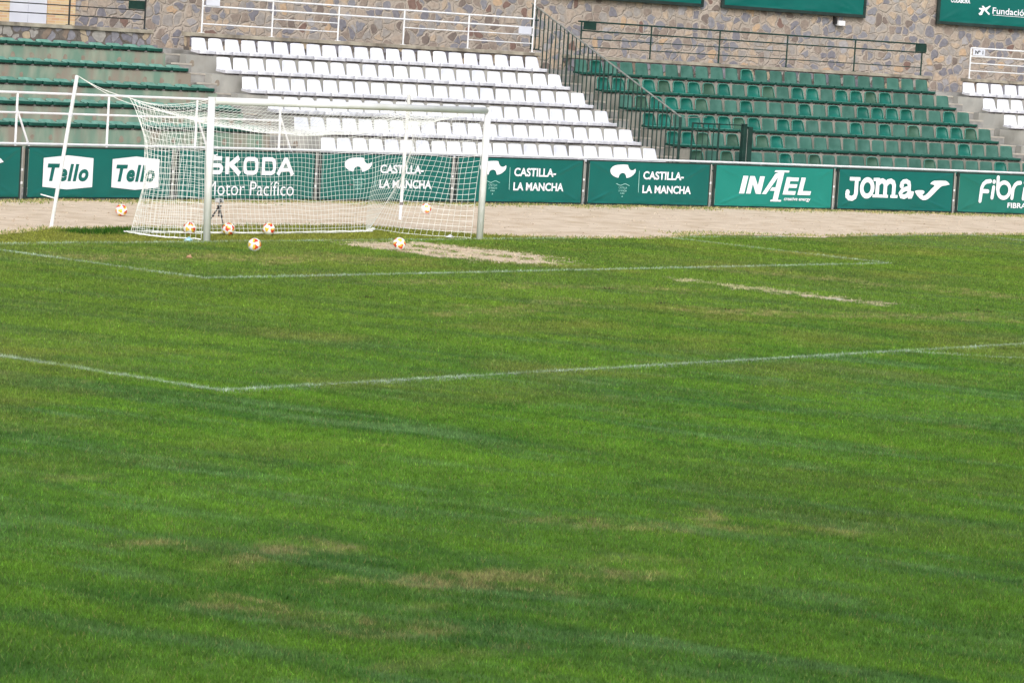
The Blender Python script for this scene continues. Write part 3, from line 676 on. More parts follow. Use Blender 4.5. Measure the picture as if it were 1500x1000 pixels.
for q, lab in ((2, 'green board seen wholly through the net, white curled emblem beside two text lines'), (3, 'green board whose white curled emblem is crossed by the right goalpost'), (4, 'green board right of the goal, white curled emblem with nothing in front of it')):
    r, bn = board(q, M['banner'], lab); regional(bn)
# bold italic capitals, tall A
r, bn = board(5, M['banner_light'], 'lighter teal banner board with slanted white capitals and a tall letter A')
pr = Print(); sh = .24; B_, T_ = .375, .805
def q_(pts): pr.poly([(u+sh*(w-B_), w) for u, w in pts])
q_([(.90, B_), (1.07, B_), (1.07, T_), (.90, T_)])
q_([(1.13, B_), (1.28, B_), (1.28, T_), (1.13, T_)]); q_([(1.283, T_), (1.281, T_-.19), (1.458, B_), (1.457, B_+.21)]); q_([(1.46, B_), (1.62, B_), (1.62, T_), (1.46, T_)])
q_([(1.66, B_), (1.80, B_), (2.06, .78), (2.06, .92), (1.95, .88)]); q_([(1.90, .46), (2.062, .46), (2.062, .545), (1.95, .545)]); q_([(2.065, .24), (2.24, .24), (2.24, .92), (2.065, .92)]); q_([(1.90, .92), (2.40, .92), (2.40, .965), (1.93, .965)]); q_([(2.0, .20), (2.36, .20), (2.36, .242), (2.0, .242)])
q_([(2.36, B_), (2.51, B_), (2.51, T_), (2.36, T_)])
for w_ in (B_, .545, T_-.095): q_([(2.512, w_), (2.78, w_), (2.78, w_+.09), (2.512, w_+.09)])
q_([(2.86, B_), (3.01, B_), (3.01, T_), (2.86, T_)]); q_([(3.012, B_), (3.30, B_), (3.30, B_+.10), (3.012, B_+.10)])
pr.build('lettering', M['print'], bn)
text_obj('creative energy', (2.42, .205, 3.33, .315), bn, M['print'], bold=.02, shear=.15, name='small_print')
# round slab lettering and a swoosh
r, bn = board(6, M['banner'], 'green banner board with rounded slab lettering beside a white swoosh')
pr = Print(); t = .125
pr.stroke([(.46, .815), (.82, .815)], .09); pr.stroke([(.70, .80), (.70, .45), (.67, .37), (.58, .325), (.48, .335), (.415, .38), (.40, .46)], t); pr.disc(.415, .475, .072)
pr.ring(1.07, .60, .185, .205, t, n=26)
pr.stroke([(1.27, .815), (1.42, .815)], .08); pr.stroke([(1.27, .405), (1.62, .405)], .075); pr.stroke([(1.42, .86), (1.42, .38)], t)
pr.stroke([(1.42, .70), (1.50, .775), (1.58, .79), (1.66, .755), (1.69, .68), (1.69, .38)], t); pr.stroke([(1.63, .405), (1.90, .405)], .075) if False else None
pr.stroke([(1.70, .69), (1.78, .775), (1.87, .79), (1.95, .755), (1.985, .68), (1.985, .38)], t); pr.stroke([(1.63, .405), (1.80, .405)], .075); pr.stroke([(1.88, .405), (2.13, .405)], .075)
pr.disc(2.25, .685, .072); pr.stroke([(2.225, .72), (2.30, .785), (2.40, .80), (2.49, .765), (2.515, .68), (2.515, .47), (2.54, .415), (2.59, .42), (2.625, .49), (2.63, .55)], t*.9)
pr.stroke([(2.51, .63), (2.38, .60), (2.27, .555), (2.22, .49), (2.26, .42), (2.36, .405), (2.45, .44), (2.51, .50)], t*.9)
swoosh(pr); pr.build('lettering', M['print'], bn)
# rounded lower case
r, bn = board(7, M['banner_mid'], 'mid green banner board at the right edge with round white lower-case lettering')
pr = Print(); t = .105
pr.stroke([(.86, .36), (.89, .70), (.94, .80), (1.03, .86), (1.17, .875)], t, caps=True); pr.stroke([(.93, .615), (1.10, .61)], t, caps=True)
pr.disc(1.30, .865, .056); pr.stroke([(1.265, .455), (1.295, .72)], t, caps=True)
pr.stroke([(1.43, .98), (1.44, .66)], t, caps=True); pr.ring(1.66, .655, .21, .20, t, n=26)
pr.stroke([(1.96, .46), (1.98, .70), (2.04, .80), (2.12, .85), (2.22, .86)], t, caps=True)
pr.disc(2.40, .865, .056); pr.stroke([(2.36, .455), (2.39, .72)], t, caps=True)
pr.stroke([(2.56, .95), (2.56, .55), (2.60, .47), (2.70, .455)], t, caps=True); pr.stroke([(2.50, .85), (2.74, .85)], t, caps=True)
pr.build('lettering', M['print'], bn); text_obj('FIBRA ·', (1.83, .20, 2.62, .335), bn, M['print'], bold=.02, name='small_print')

# posts standing in the gaps between boards
for q in range(-1, 9):
    s = (PH0+DPH*q)*RAD; mb = MB(); mb.box(s-.034, s+.034, .05, .13, 0, 1.05, fn=W)
    root = mb.build('concrete_post', M['concrete'], bevel=.006)
    lab = ['pale post in the gap left of the board with two white plates', 'pale post in the gap right of the board with two white plates', 'pale post just left of the emblem board seen wholly through the net', 'pale post in the gap behind the net, nearest the right goalpost',
           'pale post between the two emblem boards right of the right goalpost', 'pale post just left of the lighter teal board', 'pale post between the lighter teal board and the swoosh board', 'pale post just right of the board with the whole swoosh', 'pale post at the far right end of the boards']
    tag(root, 'pale post at the far left end of the boards' if q < 0 else lab[q], 'post', 'posts in the gaps between the boards')
    mb = MB()
    for z in (.32, .58): mb.box(s-.038, s+.038, .044, .136, z, z+.05, fn=W)
    mb.build('clamp', M['white_paint'], root)

# white pipe railing running along the top of the boards, two rails higher behind the goal
root = tag(empty('pitch_railing', W(0, .16, 0)), 'white tubular railing behind the boards, taller to the left behind the goal', 'railing'); inv = Matrix.Translation(-Vector(root.location))
mb = MB(); mb.tube(arcpts(-6, 33.9, .18, 1.105), .026, 8); mb.build('rail', M['white_paint'], root).matrix_parent_inverse = inv
mb = MB(); mb.tube(arcpts(-6, 5.2, .18, 2.11)+[W(5.22, .18, 2.0), W(5.24, .18, 1.09)], .026, 8); mb.build('rail', M['white_paint'], root).matrix_parent_inverse = inv
mb = MB(); mb.tube(arcpts(-6, 5.2, .18, 1.715), .022, 8); mb.build('rail', M['white_paint'], root).matrix_parent_inverse = inv
for s, zt, br in ((-4.7, 2.1, 0), (-2.18, 2.1, 1), (.31, 2.1, 0), (2.8, 2.1, 1), (5.24, 1.8, 1), (8.6, 1.07, 0), (12.4, 1.07, 0), (16.6, 1.07, 0), (20.55, 1.07, 0), (25.0, 1.07, 0), (29.2, 1.07, 0), (33.4, 1.07, 0)):
    mb = MB(); mb.tube([W(s, .18, 0), W(s, .18, zt)], .024, 8); mb.build('post', M['white_paint'], root).matrix_parent_inverse = inv
    if br: mb = MB(); mb.tube([W(s+.01, .18, 1.77), W(s+.37, .18, 1.06), W(s+.5, .18, .8)], .022, 8); mb.build('brace', M['white_paint'], root).matrix_parent_inverse = inv

# ------------------------------------------------------------------ seats
def back_mesh(wb, wt, z0, z1, y0, y1, dish, rc, th=.012, frame=False):
    """moulded backrest: curved grid with rounded top corners"""
    nu, nv = 12, 10; mb = MB(); front = []; rear = []
    for j in range(nv+1):
        v = j/nv
        for i_ in range(nu+1):
            u = -1+2*i_/nu; w = wb+(wt-wb)*v; x = u*w/2; z = z0+(z1-z0)*v
            top = abs(u)**6*rc*v**4                      # round the shoulders
            z -= top; bl = 0
            y = y0+(y1-y0)*v
            y += dish*(1-u*u)*math.sin(PI*min(1, v*1.02))  # dish away from the sitter
            y -= .018*(abs(u)**4)
            front.append((x, y, z)); rear.append((x, y+th, z-.001))
    K = (nu+1)*(nv+1); vs = front+rear; fs = []
    for j in range(nv):
        for i_ in range(nu):
            a = j*(nu+1)+i_; fs.append((a, a+1, a+nu+2, a+nu+1)); fs.append((K+a, K+a+nu+1, K+a+nu+2, K+a+1))
    for j in range(nv):
        a = j*(nu+1); fs.append((a, a+nu+1, K+a+nu+1, K+a)); a += nu; fs.append((a, K+a, K+a+nu+1, a+nu+1))
    for i_ in range(nu):
        a = nv*(nu+1)+i_; fs.append((a, a+1, K+a+1, K+a))
    mb.add(vs, fs); return mb.mesh('backrest', True)
def pan_mesh(w, h, d, mi_skirt=1):
    """seat pan: rounded front skirt, dished top"""
    mb = MB(); nu = 10; prof = [(.012, 0), (.0, .012), (.0, h-.018), (.014, h-.004), (.05, h+.002), (d*.5, h-.012), (d, h+.01), (d+.01, h-.02), (d+.0, h-.04)]
    vs = []
    for i_ in range(nu+1):
        u = -1+2*i_/nu
        for (y, z) in prof:
            e = abs(u)**8; yy = y+.03*e*(1 if y < .1 else -.2); zz = z+.006*abs(u)**4*(1 if z > h*.6 else 0); vs.append((u*w/2, yy, zz))
    P_ = len(prof); fs = []; mi = []
    for i_ in range(nu):
        for j in range(P_-1):
            a = i_*P_+j; fs.append((a, a+P_, a+P_+1, a+1)); mi.append(mi_skirt if j < 3 else 0)
    fs.append(tuple(range(P_))); fs.append(tuple(reversed([nu*P_+j for j in range(P_)]))); mi += [mi_skirt, mi_skirt]
    mb.v = vs; mb.f = fs; mb.mi = mi; return mb.mesh('seat_pan', False)
def bracket_mesh():
    mb = MB(); mb.box(.205, .29, .05, .33, -.034, -.001); mb.box(-.02, .02, .06, .3, -.034, -.001); mb.box(-.24, .24, .10, .13, -.03, -.004); return mb.mesh('bracket')
def instance(src_name, loc, rz, meshes, group):
    root = empty(src_name, loc, rz); root['group'] = group; root['category'] = 'seat'
    for nm, me in meshes:
        o = bpy.data.objects.new(nm, me); COL.objects.link(o); o.parent = root
    return root
def shared(me, *ms):
    for m in ms: me.materials.append(m)
    return me
brk = shared(bracket_mesh(), M['bracket'])
wback = shared(back_mesh(.478, .405, .07, .372, .36, .43, .012, .014), M['white_seat'])
wback2 = shared(back_mesh(.475, .395, .07, .378, .36, .44, .020, .026), M['white_seat'])
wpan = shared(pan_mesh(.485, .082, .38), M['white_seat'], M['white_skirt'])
fback = shared(back_mesh(.45, .415, .06, .380, .36, .42, .014, .02), M['flat_green'])
bback = shared(back_mesh(.455, .395, .06, .385, .36, .43, .055, .085), M['bright_green'])
oback = shared(back_mesh(.455, .395, .06, .380, .36, .43, .055, .085), M['olive_green'])
def rim_mesh():
    """raised pale rim round the dished back"""
    mb = MB(); pts = []
    for t in np.linspace(0, 1, 21):
        if t < .4: q = t/.4; x = -.222+.03*q; z = .085+.235*q; y = .338+.05*q
        elif t < .6: q = (t-.4)/.2; a = PI-q*PI; x = .176*math.cos(a); z = .340+.035*max(0, math.sin(a))**.5; y = .40
        else: q = (t-.6)/.4; x = .192+.03*q; z = .32-.235*q; y = .388-.05*q
        pts.append((x, y, z))
    mb.tube(pts, .011, 6); return mb.mesh('rim', True)
grim = shared(rim_mesh(), M['rim_green'])
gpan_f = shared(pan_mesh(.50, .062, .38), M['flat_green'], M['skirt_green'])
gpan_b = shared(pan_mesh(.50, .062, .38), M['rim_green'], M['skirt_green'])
# backless: low curled rear lip, dark front
def low_lip():
    mb = MB()
    vs = []; nu = 10
    prof = [(.22, .068), (.29, .086), (.33, .132), (.345, .137), (.352, .10)]
    for i_ in range(nu+1):
        u = -1+2*i_/nu
        for y, z in prof: vs.append((u*(.238-.02*(z-.06)/.07), y, z-.03*abs(u)**10*(z > .09)))
    fs = []
    for i_ in range(nu):
        for j in range(4): a = i_*5+j; fs.append((a, a+5, a+6, a+1))
    mb.add(vs, fs); return mb.mesh('rear_lip', True)
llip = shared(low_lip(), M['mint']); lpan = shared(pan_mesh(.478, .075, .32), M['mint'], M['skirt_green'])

def seat_at(k, s, kind, label, group, name):
    loc = W(s, nk(k), zk(k)); rz = -s/RAD
    r_ = random.Random(int(s*100)+k*1000)
    if kind == 'W': ms = [('backrest', wback if r_.random() < .6 else wback2), ('seat_pan', wpan), ('bracket', brk)]
    elif kind == 'F': ms = [('backrest', fback), ('seat_pan', gpan_f), ('bracket', brk)]
    elif kind == 'B': ms = [('backrest', bback), ('rim', grim), ('seat_pan', gpan_b), ('bracket', brk)]
    elif kind == 'O': ms = [('backrest', oback), ('rim', grim), ('seat_pan', gpan_f), ('bracket', brk)]
    else: ms = [('rear_lip', llip), ('seat_pan', lpan), ('bracket', brk)]
    loc = (loc[0], loc[1], loc[2]+r_.uniform(-.004, .004)); root = instance(name, loc, rz+r_.uniform(-.012, .012), ms, group); root['label'] = label
    return root
first_white = None
for k in range(1, 7):
    for q in range(22):
        s = 9.7+(20.3-9.7)*(q+.5)/22
        o = seat_at(k, s, 'W', f'white plastic seat, {ROWN[k-1]} row of the big white block, {ORD[q]} from its left end', 'white seats in the block behind the goal', 'stadium_seat')
pat = ['FBFFFFFFFFFBFFFFFFFFFFFF', 'BBOBOBBOBFBOFBBFBBOBFFFF', 'FOBBBOFFBFFFBFBFBBBBFFBF', 'BBFBBBOBFBBFFFBFBFOFBBOF', 'BBOFOFOBFFFFFFFFFFFFBFFF', 'OFOFFFBFOFFFOFFFOFFFFBFF']
look = {'F': 'faded flat grey-green seat', 'B': 'bright teal dished seat', 'O': 'dull olive-green dished seat'}
for k in range(1, 7):
    for q, c in enumerate(pat[k-1]):
        s = 21.36+(33.2-21.36)*(q+.5)/24
        seat_at(k, s, c, f'{look[c]}, {ROWN[k-1]} row of the green block, {ORD[q]} from its left end', 'green seats with backrests', 'stadium_seat')
for k, n_ in ((1, 6), (2, 5), (3, 3)):
    for q in range(n_):
        seat_at(k, 34.34+.482*(q+.5), 'W', f'white plastic seat right of the far aisle, {ROWN[k-1]} row, {ORD[q]} from the aisle', 'white seats at the far right', 'stadium_seat')
for k, n_ in ((1, 11), (2, 12), (3, 14), (4, 15), (5, 17)):
    for q in range(n_):
        seat_at(k, 8.67-.486*(q+.5), 'L', f'backless green seat left of the left aisle, {ROWN[k-1]} row, {ORD[q]} from the aisle', 'backless green seats at far left', 'backless_seat')

# ------------------------------------------------------------------ slanting bar fence beside the white block, gate and post
root = tag(empty('bar_fence', W(20.72, 3.35, 0)), 'dark green bar fence slanting down the aisle right of the white seats', 'fence'); inv = Matrix.Translation(-Vector(root.location))
FS = 20.72
topz = lambda n_: 4.71-(9.5-n_)*(4.71-2.06)/(9.5-3.38)
mb = MB(); mb.tube([W(FS, 9.52, 4.72), W(FS, 3.38, 2.06)], .022, 8); mb.build('handrail', M['rail_cap'], root).matrix_parent_inverse = inv
n_ = 9.46; q = 0
while n_ > 3.4:
    zb = 3.5 if n_ > 9.0 else max(zk(min(6, max(1, 6-int((n_-nk(6))/.962))))-.3, .6)
    thick = .017 if q % 9 else .024
    mb = MB(); mb.tube([W(FS, n_, zb), W(FS, n_, topz(n_))], thick*1.0, 6); mb.build('bar', M['green_paint'], root).matrix_parent_inverse = inv
    n_ -= .168; q += 1
mb = MB(); mb.tube([W(FS, 3.38, 0.0), W(FS, 3.38, 2.06)], .028, 8); mb.build('end_post', M['green_paint'], root).matrix_parent_inverse = inv
mb = MB(); mb.tube([W(FS, 9.5, 3.52), W(FS, 9.02, 3.5)], .015, 6); mb.build('bottom_rail', M['green_paint'], root).matrix_parent_inverse = inv
mb = MB(); mb.tube([W(FS, 9.5, 4.28), W(FS, 9.2, 4.28)], .015, 6); mb.build('cross_rail', M['green_paint'], root).matrix_parent_inverse = inv
root = tag(empty('bar_gate', W(20.9, 3.1, 0)), 'low dark green bar gate at the foot of the middle aisle', 'gate'); inv = Matrix.Translation(-Vector(root.location))
mb = MB()
for z in (1.93, .75): mb.tube([W(20.92, 3.15, z), W(21.8, 3.15, z)], .02, 8)
for s in (20.92, 21.8): mb.tube([W(s, 3.15, .3), W(s, 3.15, 1.95)], .024, 8)
mb.build('gate_frame', M['green_paint'], root).matrix_parent_inverse = inv
for q in range(1, 5):
    mb = MB(); mb.tube([W(20.92+.176*q, 3.15, .75), W(20.92+.176*q, 3.15, 1.93)], .012, 6); mb.build('bar', M['green_paint'], root).matrix_parent_inverse = inv
mb = MB(); mb.tube([W(21.8, 3.15, 1.93), W(22.56, 3.15, 1.93)], .014, 6); mb.build('tie_rail', M['green_paint'], root).matrix_parent_inverse = inv
mb = MB(); mb.tube([W(20.75, 3.3, 2.05), W(21.5, 3.3, 2.09)], .01, 6); mb.build('latch_bar', M['rail_cap'], root).matrix_parent_inverse = inv
root = tag(empty('fence_post', W(22.72, 3.15, 0)), 'thick dark green double post right of the bar gate', 'post'); inv = Matrix.Translation(-Vector(root.location))
mb = MB(); mb.box(22.57, 22.69, 3.08, 3.2, 0, 1.97, fn=W); mb.box(22.72, 22.86, 3.06, 3.2, 0, 1.90, fn=W); mb.build('shaft', M['green_paint'], root, bevel=.008).matrix_parent_inverse = inv
mb = MB(); mb.box(22.692, 22.718, 3.09, 3.18, 0.2, 1.85, fn=W); mb.build('gap_strip', M['rail_cap'], root).matrix_parent_inverse = inv

# ------------------------------------------------------------------ banners hung on the stone wall
def wall_board(s0, s1, z0, z1, label):
    pa, pb = W(s0, 10.9, 0), W(s1, 10.9, 0); rz = math.atan2(pb[1]-pa[1], pb[0]-pa[0]); L_ = math.dist(pa, pb)
    root = tag(empty('wall_banner', pa, rz), label, 'banner', 'framed banners high on the stone wall'); t = .09
    mb = MB(); mb.box(0, L_, -.05, .02, z0, z0+t); mb.box(0, L_, -.05, .02, z1-t, z1); mb.box(0, t, -.049, .019, z0+t, z1-t); mb.box(L_-t, L_, -.049, .019, z0+t, z1-t)
    mb.build('frame', M['frame'], root, bevel=.004)
    bn = mobj('banner_sheet', banner_mesh(t*.8, L_-t*.8, z0+t*.8, z1-t*.8, int(s0)), M['banner'], root); bn.location = (0, -.03, 0)
    return root, bn, L_
wall_board(22.3, 27.25, 4.97, 6.9, 'plain green framed banner high on the stone wall above the bar fence')
wall_board(27.85, 32.65, 4.99, 6.9, 'plain green framed banner high on the stone wall above the green seats')
r, bn, L_ = wall_board(35.08, 40.0, 4.97, 6.9, 'green framed banner at the upper right with a white star and lettering')
k_ = 1.03
def U(s): return (s-35.08)*(11+RAD)/RAD*k_*.97
text_obj('COLABORA', (U(35.5), 5.63, U(36.15), 5.755), bn, M['print'], bold=.04, name='small_print')
text_obj('Fundación  "la"', (U(36.93), 5.38, U(38.75), 5.585), bn, M['print'], bold=.012)
pr = Print(); pr.stroke([(U(36.95), 5.345), (U(38.9), 5.345)], .014)
c0 = U(36.66)
pr.poly([(c0-.02, 5.47), (c0+.17, 5.335), (c0+.21, 5.37), (c0+.07, 5.47), (c0+.22, 5.60), (c0+.18, 5.62), (c0+.03, 5.54), (c0-.07, 5.60), (c0-.12, 5.59), (c0-.08, 5.53), (c0-.22, 5.525), (c0-.22, 5.49), (c0-.13, 5.47), (c0-.16, 5.40), (c0-.22, 5.36), (c0-.18, 5.31), (c0-.09, 5.33)][::-1])
pr.build('star_mark', M['print'], bn)
root = tag(empty('wall_lamp', W(31.8, 10.98, 4.9)), 'small white floodlight on a black bracket under the middle wall banner', 'lamp'); inv = Matrix.Translation(-Vector(root.location))
mb = MB(); mb.box(31.66, 31.72, 10.86, 10.995, 4.76, 4.97, fn=W); mb.build('bracket', M['black'], root).matrix_parent_inverse = inv
mb = MB(); mb.box(31.73, 31.95, 10.8, 10.95, 4.72, 4.86, fn=W); mb.build('housing', M['white_paint'], root, bevel=.01).matrix_parent_inverse = inv

# ------------------------------------------------------------------ the goal
PL, PR = (-3.55, .05), (3.56, -.08); HB = 2.40
goal = tag(empty('football_goal', (0, 0, 0)), 'white football goal with net on the goal line', 'goal')
def ring_tube(p, q, r): mb = MB(); mb.tube([p, q], r, 20); return mb  # round aluminium section
for (x, y), lx in ((PL, -.06), (PR, .02)):
    mb = ring_tube((x, y, 0), (x+lx, y, HB+.06), .063); o = mb.build('post', M['goal_paint'], goal, smooth=False)
    for p_ in o.data.polygons: p_.use_smooth = len(p_.vertices) == 4
mb = ring_tube((PL[0]-.06+.059, PL[1], HB), (PR[0]+.02-.059, PR[1], HB), .0625); o = mb.build('crossbar', M['goal_paint'], goal)
for p_ in o.data.polygons: p_.use_smooth = len(p_.vertices) == 4
def lerp(a, b, t): return a+(b-a)*t
def poly_at(pts, cum, t):
    L_ = t*cum[-1]; k = int(np.searchsorted(cum, L_, 'right')-1); k = min(max(k, 0), len(pts)-2); f = (L_-cum[k])/(cum[k+1]-cum[k]); return pts[k]*(1-f)+pts[k+1]*f
def curve(pts):
    pts = [np.array(p, float) for p in pts]; cum = np.concatenate([[0], np.cumsum([np.linalg.norm(pts[k+1]-pts[k]) for k in range(len(pts)-1)])]); return lambda t: poly_at(pts, cum, t)
sideT_L = lambda t: np.array([lerp(-3.60, -3.66, t), lerp(.10, 1.98, t), lerp(2.39, 2.33, t)-.12*math.sin(PI*t)**.9])
sideT_R = lambda t: np.array([lerp(3.56, 3.66, t), lerp(-.04, 1.98, t), lerp(2.40, 2.36, t)-.12*math.sin(PI*t)])
rearT = lambda t: np.array([lerp(-3.66, 3.66, t), 1.98-.18*math.sin(PI*t), lerp(2.33, 2.36, t)-.44*math.sin(PI*t)**.75])
sideB_L = curve([(-3.55, .18, .02), (-3.95, .65, .02), (-3.95, 1.1, .02), (-3.72, 1.72, .02)])
rearB = curve([(-3.72, 1.72, .02), (-3.1, 1.5, .02), (-2, 1.4, .02), (-.6, 1.28, .02), (1.37, 1.40, .02), (2.2, 1.55, .02), (3.1, 2.25, .02)])
sideB_R = curve([(3.52, .1, .02), (3.3, .39, .02), (2.98, .57, .02), (2.8, 1.18, .02), (3.1, 2.25, .02)])
CELL = .105
def net_grid(fT, fB, length, rows, bulge, seed, c0=0, c1=0):
    nu = int(length/CELL); G_ = []
    r_ = random.Random(seed); ph = [r_.uniform(0, 6) for _ in range(4)]
    for j in range(rows+1):
        v = j/rows; row = []
        for i_ in range(nu+1):
            t = i_/nu; p = fT(t)*(1-v)+fB(t)*v
            w_ = math.sin(PI*v); e = math.sin(PI*t)**.5 if 0 < t < 1 else 0
            p = p+np.array(bulge)*w_*e*(.6+.4*math.sin(t*9+ph[0]))
            p[2] += .028*w_*e*(math.sin(t*length*2.1+ph[1]+v*2)+.6*math.sin(t*length*4.7+ph[2]+v*3))
            p[0] += .012*w_*math.sin(v*7+t*20+ph[3]); p[1] += .02*w_*math.sin(v*9+t*14+ph[2])
            tuck = .42*min(1, v*3.2)**.8*(1-max(0, v-.55)/.45)   # the corner is drawn out to the cord and falls back inwards below it
            p[1] -= tuck*(c0*(1-t)**5+c1*t**5)
            p[2] = max(p[2], .02); row.append(p)
        G_.append(row)
    return G_
def net_mesh(grids, r):
    mb = MB()
    for G_ in grids:
        R_ = len(G_); C_ = len(G_[0])
        for j in range(R_):
            for i_ in range(1): mb.tube([G_[j][q] for q in range(C_)], r*(1.4 if j in (0, R_-1) else 1), 3, cap=False)
        for i_ in range(C_): mb.tube([G_[j][i_] for j in range(R_)], r*(1.5 if i_ in (0, C_-1) else 1), 3, cap=False)
    return mb
barl = lambda t: np.array([lerp(PL[0], PR[0], t), lerp(PL[1], PR[1], t)+.03, HB+.04])
def top_grid():
    G_ = []; nu = int(7.3/CELL); nv = 20
    for j in range(nv+1):
        v = j/nv; row = []
        for i_ in range(nu+1):
            t = i_/nu; a = barl(t); b = rearT(t)
            p = a*(1-v)+b*v
            side = math.sin(PI*t)**.4 if 0 < t < 1 else 0
            p[2] -= (.12+.20*side)*math.sin(PI*v)**.9 if 0 < v < 1 else 0
            p[2] += .012*math.sin(t*40+v*5)*math.sin(PI*v); row.append(p)
        G_.append(row)
    return G_
mb = net_mesh([net_grid(sideT_L, sideB_L, 2.0, 23, (-.06, 0, 0), 1, 0, 1), net_grid(rearT, rearB, 7.3, 23, (0, .12, 0), 2, 1, 1), net_grid(sideT_R, sideB_R, 2.1, 23, (-.10, 0, 0), 3, 0, 1), top_grid()], .0037)
mb.build('net', M['net'], goal)
# slack net lying in folds on the ground along the rear
G_ = []
for j in range(3):
    row = []
    for i_ in range(76):
        t = i_/75; p = rearB(t)+np.array([.03*math.sin(t*60+j), -.05*j+.06*math.sin(t*11+j*.7)+.12*(1-t)*(j/5), .015+.012*abs(math.sin(t*37+j*1.9))]); row.append(p)
    G_.append(row)
G2 = []
for j in range(5):
    row = []
    for i_ in range(20):
        t = i_/19; p = sideB_L(t)+np.array([-.035*j*(.3+t), .03*math.sin(i_*1.3+j), .01+.01*(i_ % 2)]); row.append(p)
    G2.append(row)
net_mesh([G_, G2], .0042).build('net_skirt', M['net'], goal)

# leaning net poles behind the goal
def net_pole(base, top, corner, corner2, label, band):
    root = tag(empty('net_pole', base), label, 'pole', 'leaning net poles behind the goal'); inv = Matrix.Translation(-Vector(base))
    mb = MB(); mb.tube([base, top], .034, 14); mb.build('pole', M['goal_paint'], root).matrix_parent_inverse = inv
    d = Vector(top)-Vector(base); b0 = Vector(base)+d*band
    mb = MB(); mb.tube([b0, b0+d.normalized()*.06], .040, 14); mb.build('clamp', M['white_skirt'] if band > .5 else M['bracket'], root).matrix_parent_inverse = inv
    if band > .5: mb = MB(); b1 = Vector(base)+d*.19; mb.tube([b1, b1+Vector((-.22, .16, .06))], .012, 6); mb.build('peg', M['goal_paint'], root).matrix_parent_inverse = inv
    mb = MB(); tp = Vector(top)
    for c_, sag in ((corner, .05), (corner2, .10)):
        c_ = Vector(c_); mb.tube([tp.lerp(c_, t)-Vector((0, 0, sag*math.sin(PI*t))) for t in np.linspace(0, 1, 9)], .006, 5)
    mb.build('cord', M['net'], root).matrix_parent_inverse = inv
net_pole((-4.4, 3.0, 0), (-4.2, 2.75, 2.66), tuple(sideT_L(1)), (-3.0, 1.9, 2.12), 'white leaning net pole left of the goal on the dirt track', .73)
net_pole((6.35, 4.35, 0), (6.32, 4.28, 2.53), tuple(sideT_R(1)), (3.2, 1.9, 2.25), 'white net pole standing behind the right half of the goal', .12)
# cloth ties and a towel by the post feet
def rag(name, x, y, L_, w_, ang, m, label, cat, seed):
    r_ = random.Random(seed); mb = MB(); nu, nv = 12, 5; vs = []
    for i_ in range(nu+1):
        for j in range(nv+1):
            t = i_/nu*2-1; v = j/nv*2-1; e = (1-abs(t)**3)*(1-v*v)
            px = t*L_/2; py = v*w_/2*(.7+.3*math.sin(t*4+seed)); pz = .02+e*(.035+.02*math.sin(t*7+v*3))+r_.uniform(0, .004)
            vs.append((x+px*math.cos(ang)-py*math.sin(ang), y+px*math.sin(ang)+py*math.cos(ang), pz))
    fs = [(i_*(nv+1)+j, (i_+1)*(nv+1)+j, (i_+1)*(nv+1)+j+1, i_*(nv+1)+j+1) for i_ in range(nu) for j in range(nv)]
    k = len(vs); vs += [(a, b, .006) for a, b, c in vs]; per = [i_*(nv+1) for i_ in range(nu+1)]; per2 = [i_*(nv+1)+nv for i_ in range(nu+1)]
    for P1 in (per, per2):
        for q in range(nu): fs.append((P1[q], P1[q+1], P1[q+1]+k, P1[q]+k))
    mb.add(vs, fs); return tag(mb.build(name, m, smooth=True), label, cat)
rag('towel', -3.86, .17, .46, .14, .7, M['towel'], 'pale blue cloth on the grass left of the left goalpost', 'towel', 3)
rag('sandbag', 3.12, .28, .26, .12, .5, M['white_paint'], 'small white bag on the net edge left of the right goalpost', 'bag', 5)

# ------------------------------------------------------------------ footballs
def ball_mesh(seed):
    bm = bmesh.new(); bmesh.ops.create_uvsphere(bm, u_segments=48, v_segments=24, radius=.112)
    me = bpy.data.meshes.new('football'); r_ = np.random.default_rng(seed)
    g = (1+5**.5)/2; dirs = []
    for a in (-1, 1):
        for b in (-g, g): dirs += [(0, a, b), (a, b, 0), (b, 0, a)]
    dirs = np.array(dirs)/math.hypot(1, g); q, _ = np.linalg.qr(r_.normal(size=(3, 3))); dirs = dirs@q
    for f in bm.faces:
        c = np.array(f.calc_center_median().normalized()); d = dirs@c; k = int(np.argmax(d)); ang = math.acos(min(1, d[k])); f.smooth = True
        ref = np.cross(dirs[k], [.3, .5, .8]); ref /= np.linalg.norm(ref); az = math.atan2(float(c@np.cross(dirs[k], ref)), float(c@ref))
        lim = .40*(1+.22*math.cos(3*az))
        if k % 2 == 0 or k % 4 == 3 and k != 3: f.material_index = (1 if math.cos(az) > -.35 else 2) if ang < lim*1.05 else 0
        elif k % 4 == 1: f.material_index = (2 if ang < lim*.85 else 0)
        elif k == 3: f.material_index = 3 if ang < .14 and abs(math.sin(az)) < .6 else 0
    bm.to_mesh(me); bm.free()
    for m in (M['ball_white'], M['ball_red'], M['ball_yellow'], M['ball_dark']): me.materials.append(m)
    return me
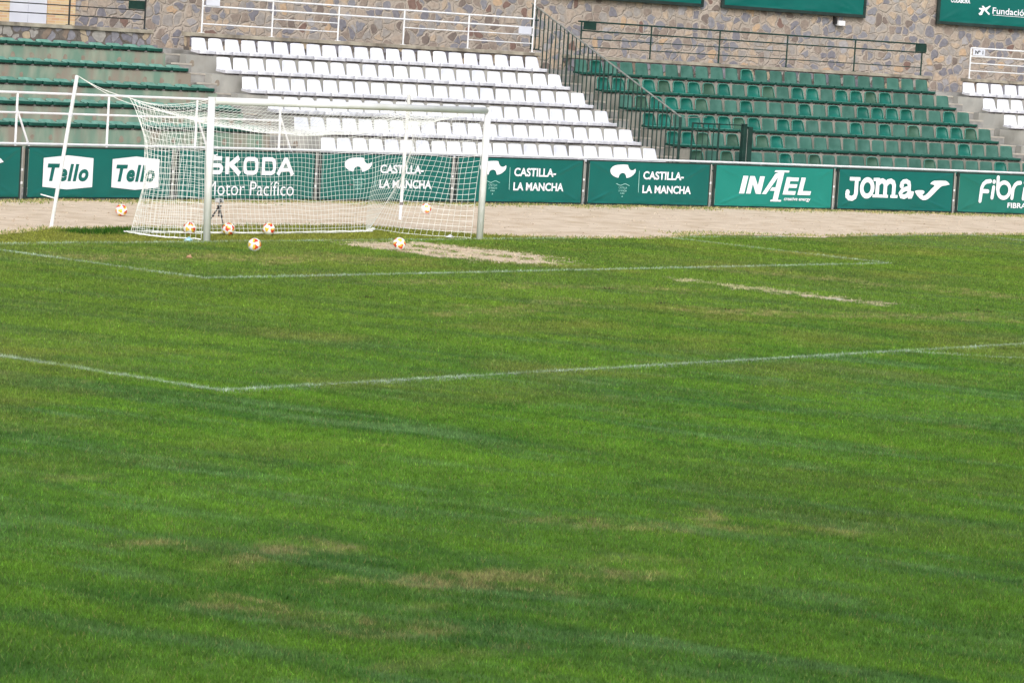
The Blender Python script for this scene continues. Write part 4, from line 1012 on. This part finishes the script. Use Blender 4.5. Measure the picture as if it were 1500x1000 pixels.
balls = [(-.49, 5.3, 'red, white and yellow football on the dirt beside the leaning pole', 1), (-2.66, 1.35, 'football inside the side netting, just left of the left goalpost', 2), (-1.88, 1.16, 'football just right of the left goalpost, inside the goal', 3),
         (-.91, 1.1, 'football inside the goal below the camera tripod, farther from the post', 4), (-4.39, -1.88, 'football on the grass in front of the goal, nearest the left post', 5), (-.87, -1.97, 'football at the edge of the bare patch in front of the goal', 6),
         (8.75, 5.74, 'football on the dirt seen through the net near the right post', 7)]
for x, y, lab, sd_ in balls:
    o = mobj('football', ball_mesh(sd_*3+1), None); o.location = (x, y, .118); o.rotation_euler = (sd_*.7, sd_*1.3, sd_); tag(o, lab, 'ball', 'footballs around the goal')

o = text_obj('Nº 1', (-.15, .04, .15, .15), rr2, M['black'], bold=.02, name='sign_lettering', d=0.0)
o.location = Vector(W(35.3, 9.10, 4.11))-rr2.location; o.rotation_euler = (0, 0, -35.3/RAD)

rag('leaf', -6.88, -2.85, .10, .04, -.5, mat('dry_leaf', lin(176, 138, 104), lin(186, 150, 116), 20, .8), 'single dry orange-brown leaf on the grass in front of the left goalpost', 'leaf', 8)

# small camera on a tripod behind the net
tx, ty = .04, 3.28
root = tag(empty('camera_tripod', (tx, ty, 0)), 'small grey camera on a black tripod behind the net beside the left post', 'camera')
hub = (0, 0, .36)
for q, a in enumerate((.3, 2.35, 4.4)):
    f = (.20*math.cos(a), .20*math.sin(a), .006); mb = MB(); mb.tube([hub, tuple(lerp(hub[k], f[k], .55) for k in range(3))], .015, 6); mb.tube([tuple(lerp(hub[k], f[k], .5) for k in range(3)), f], .0095, 6)
    mb.tube([tuple(lerp(hub[k], f[k], .50) for k in range(3)), tuple(lerp(hub[k], f[k], .58) for k in range(3))], .022, 6); mb.build('leg', M['black'], root)
mb = MB(); mb.tube([(0, 0, .16), (0, 0, .42)], .014, 8); mb.box(-.03, .03, -.03, .03, .34, .375); mb.build('column', M['black'], root)
mb = MB(); mb.box(-.065, .065, -.05, .05, .42, .50); h = mb.build('camera_body', M['grey_device'], root, bevel=.012)
d_ = (Vector((-.55, -.83, 0))).normalized(); mb = MB(); mb.tube([Vector((0, 0, .46)), Vector((0, 0, .46))+d_*.09], .028, 12); mb.build('lens', M['black'], h)

bpy.context.view_layer.update()
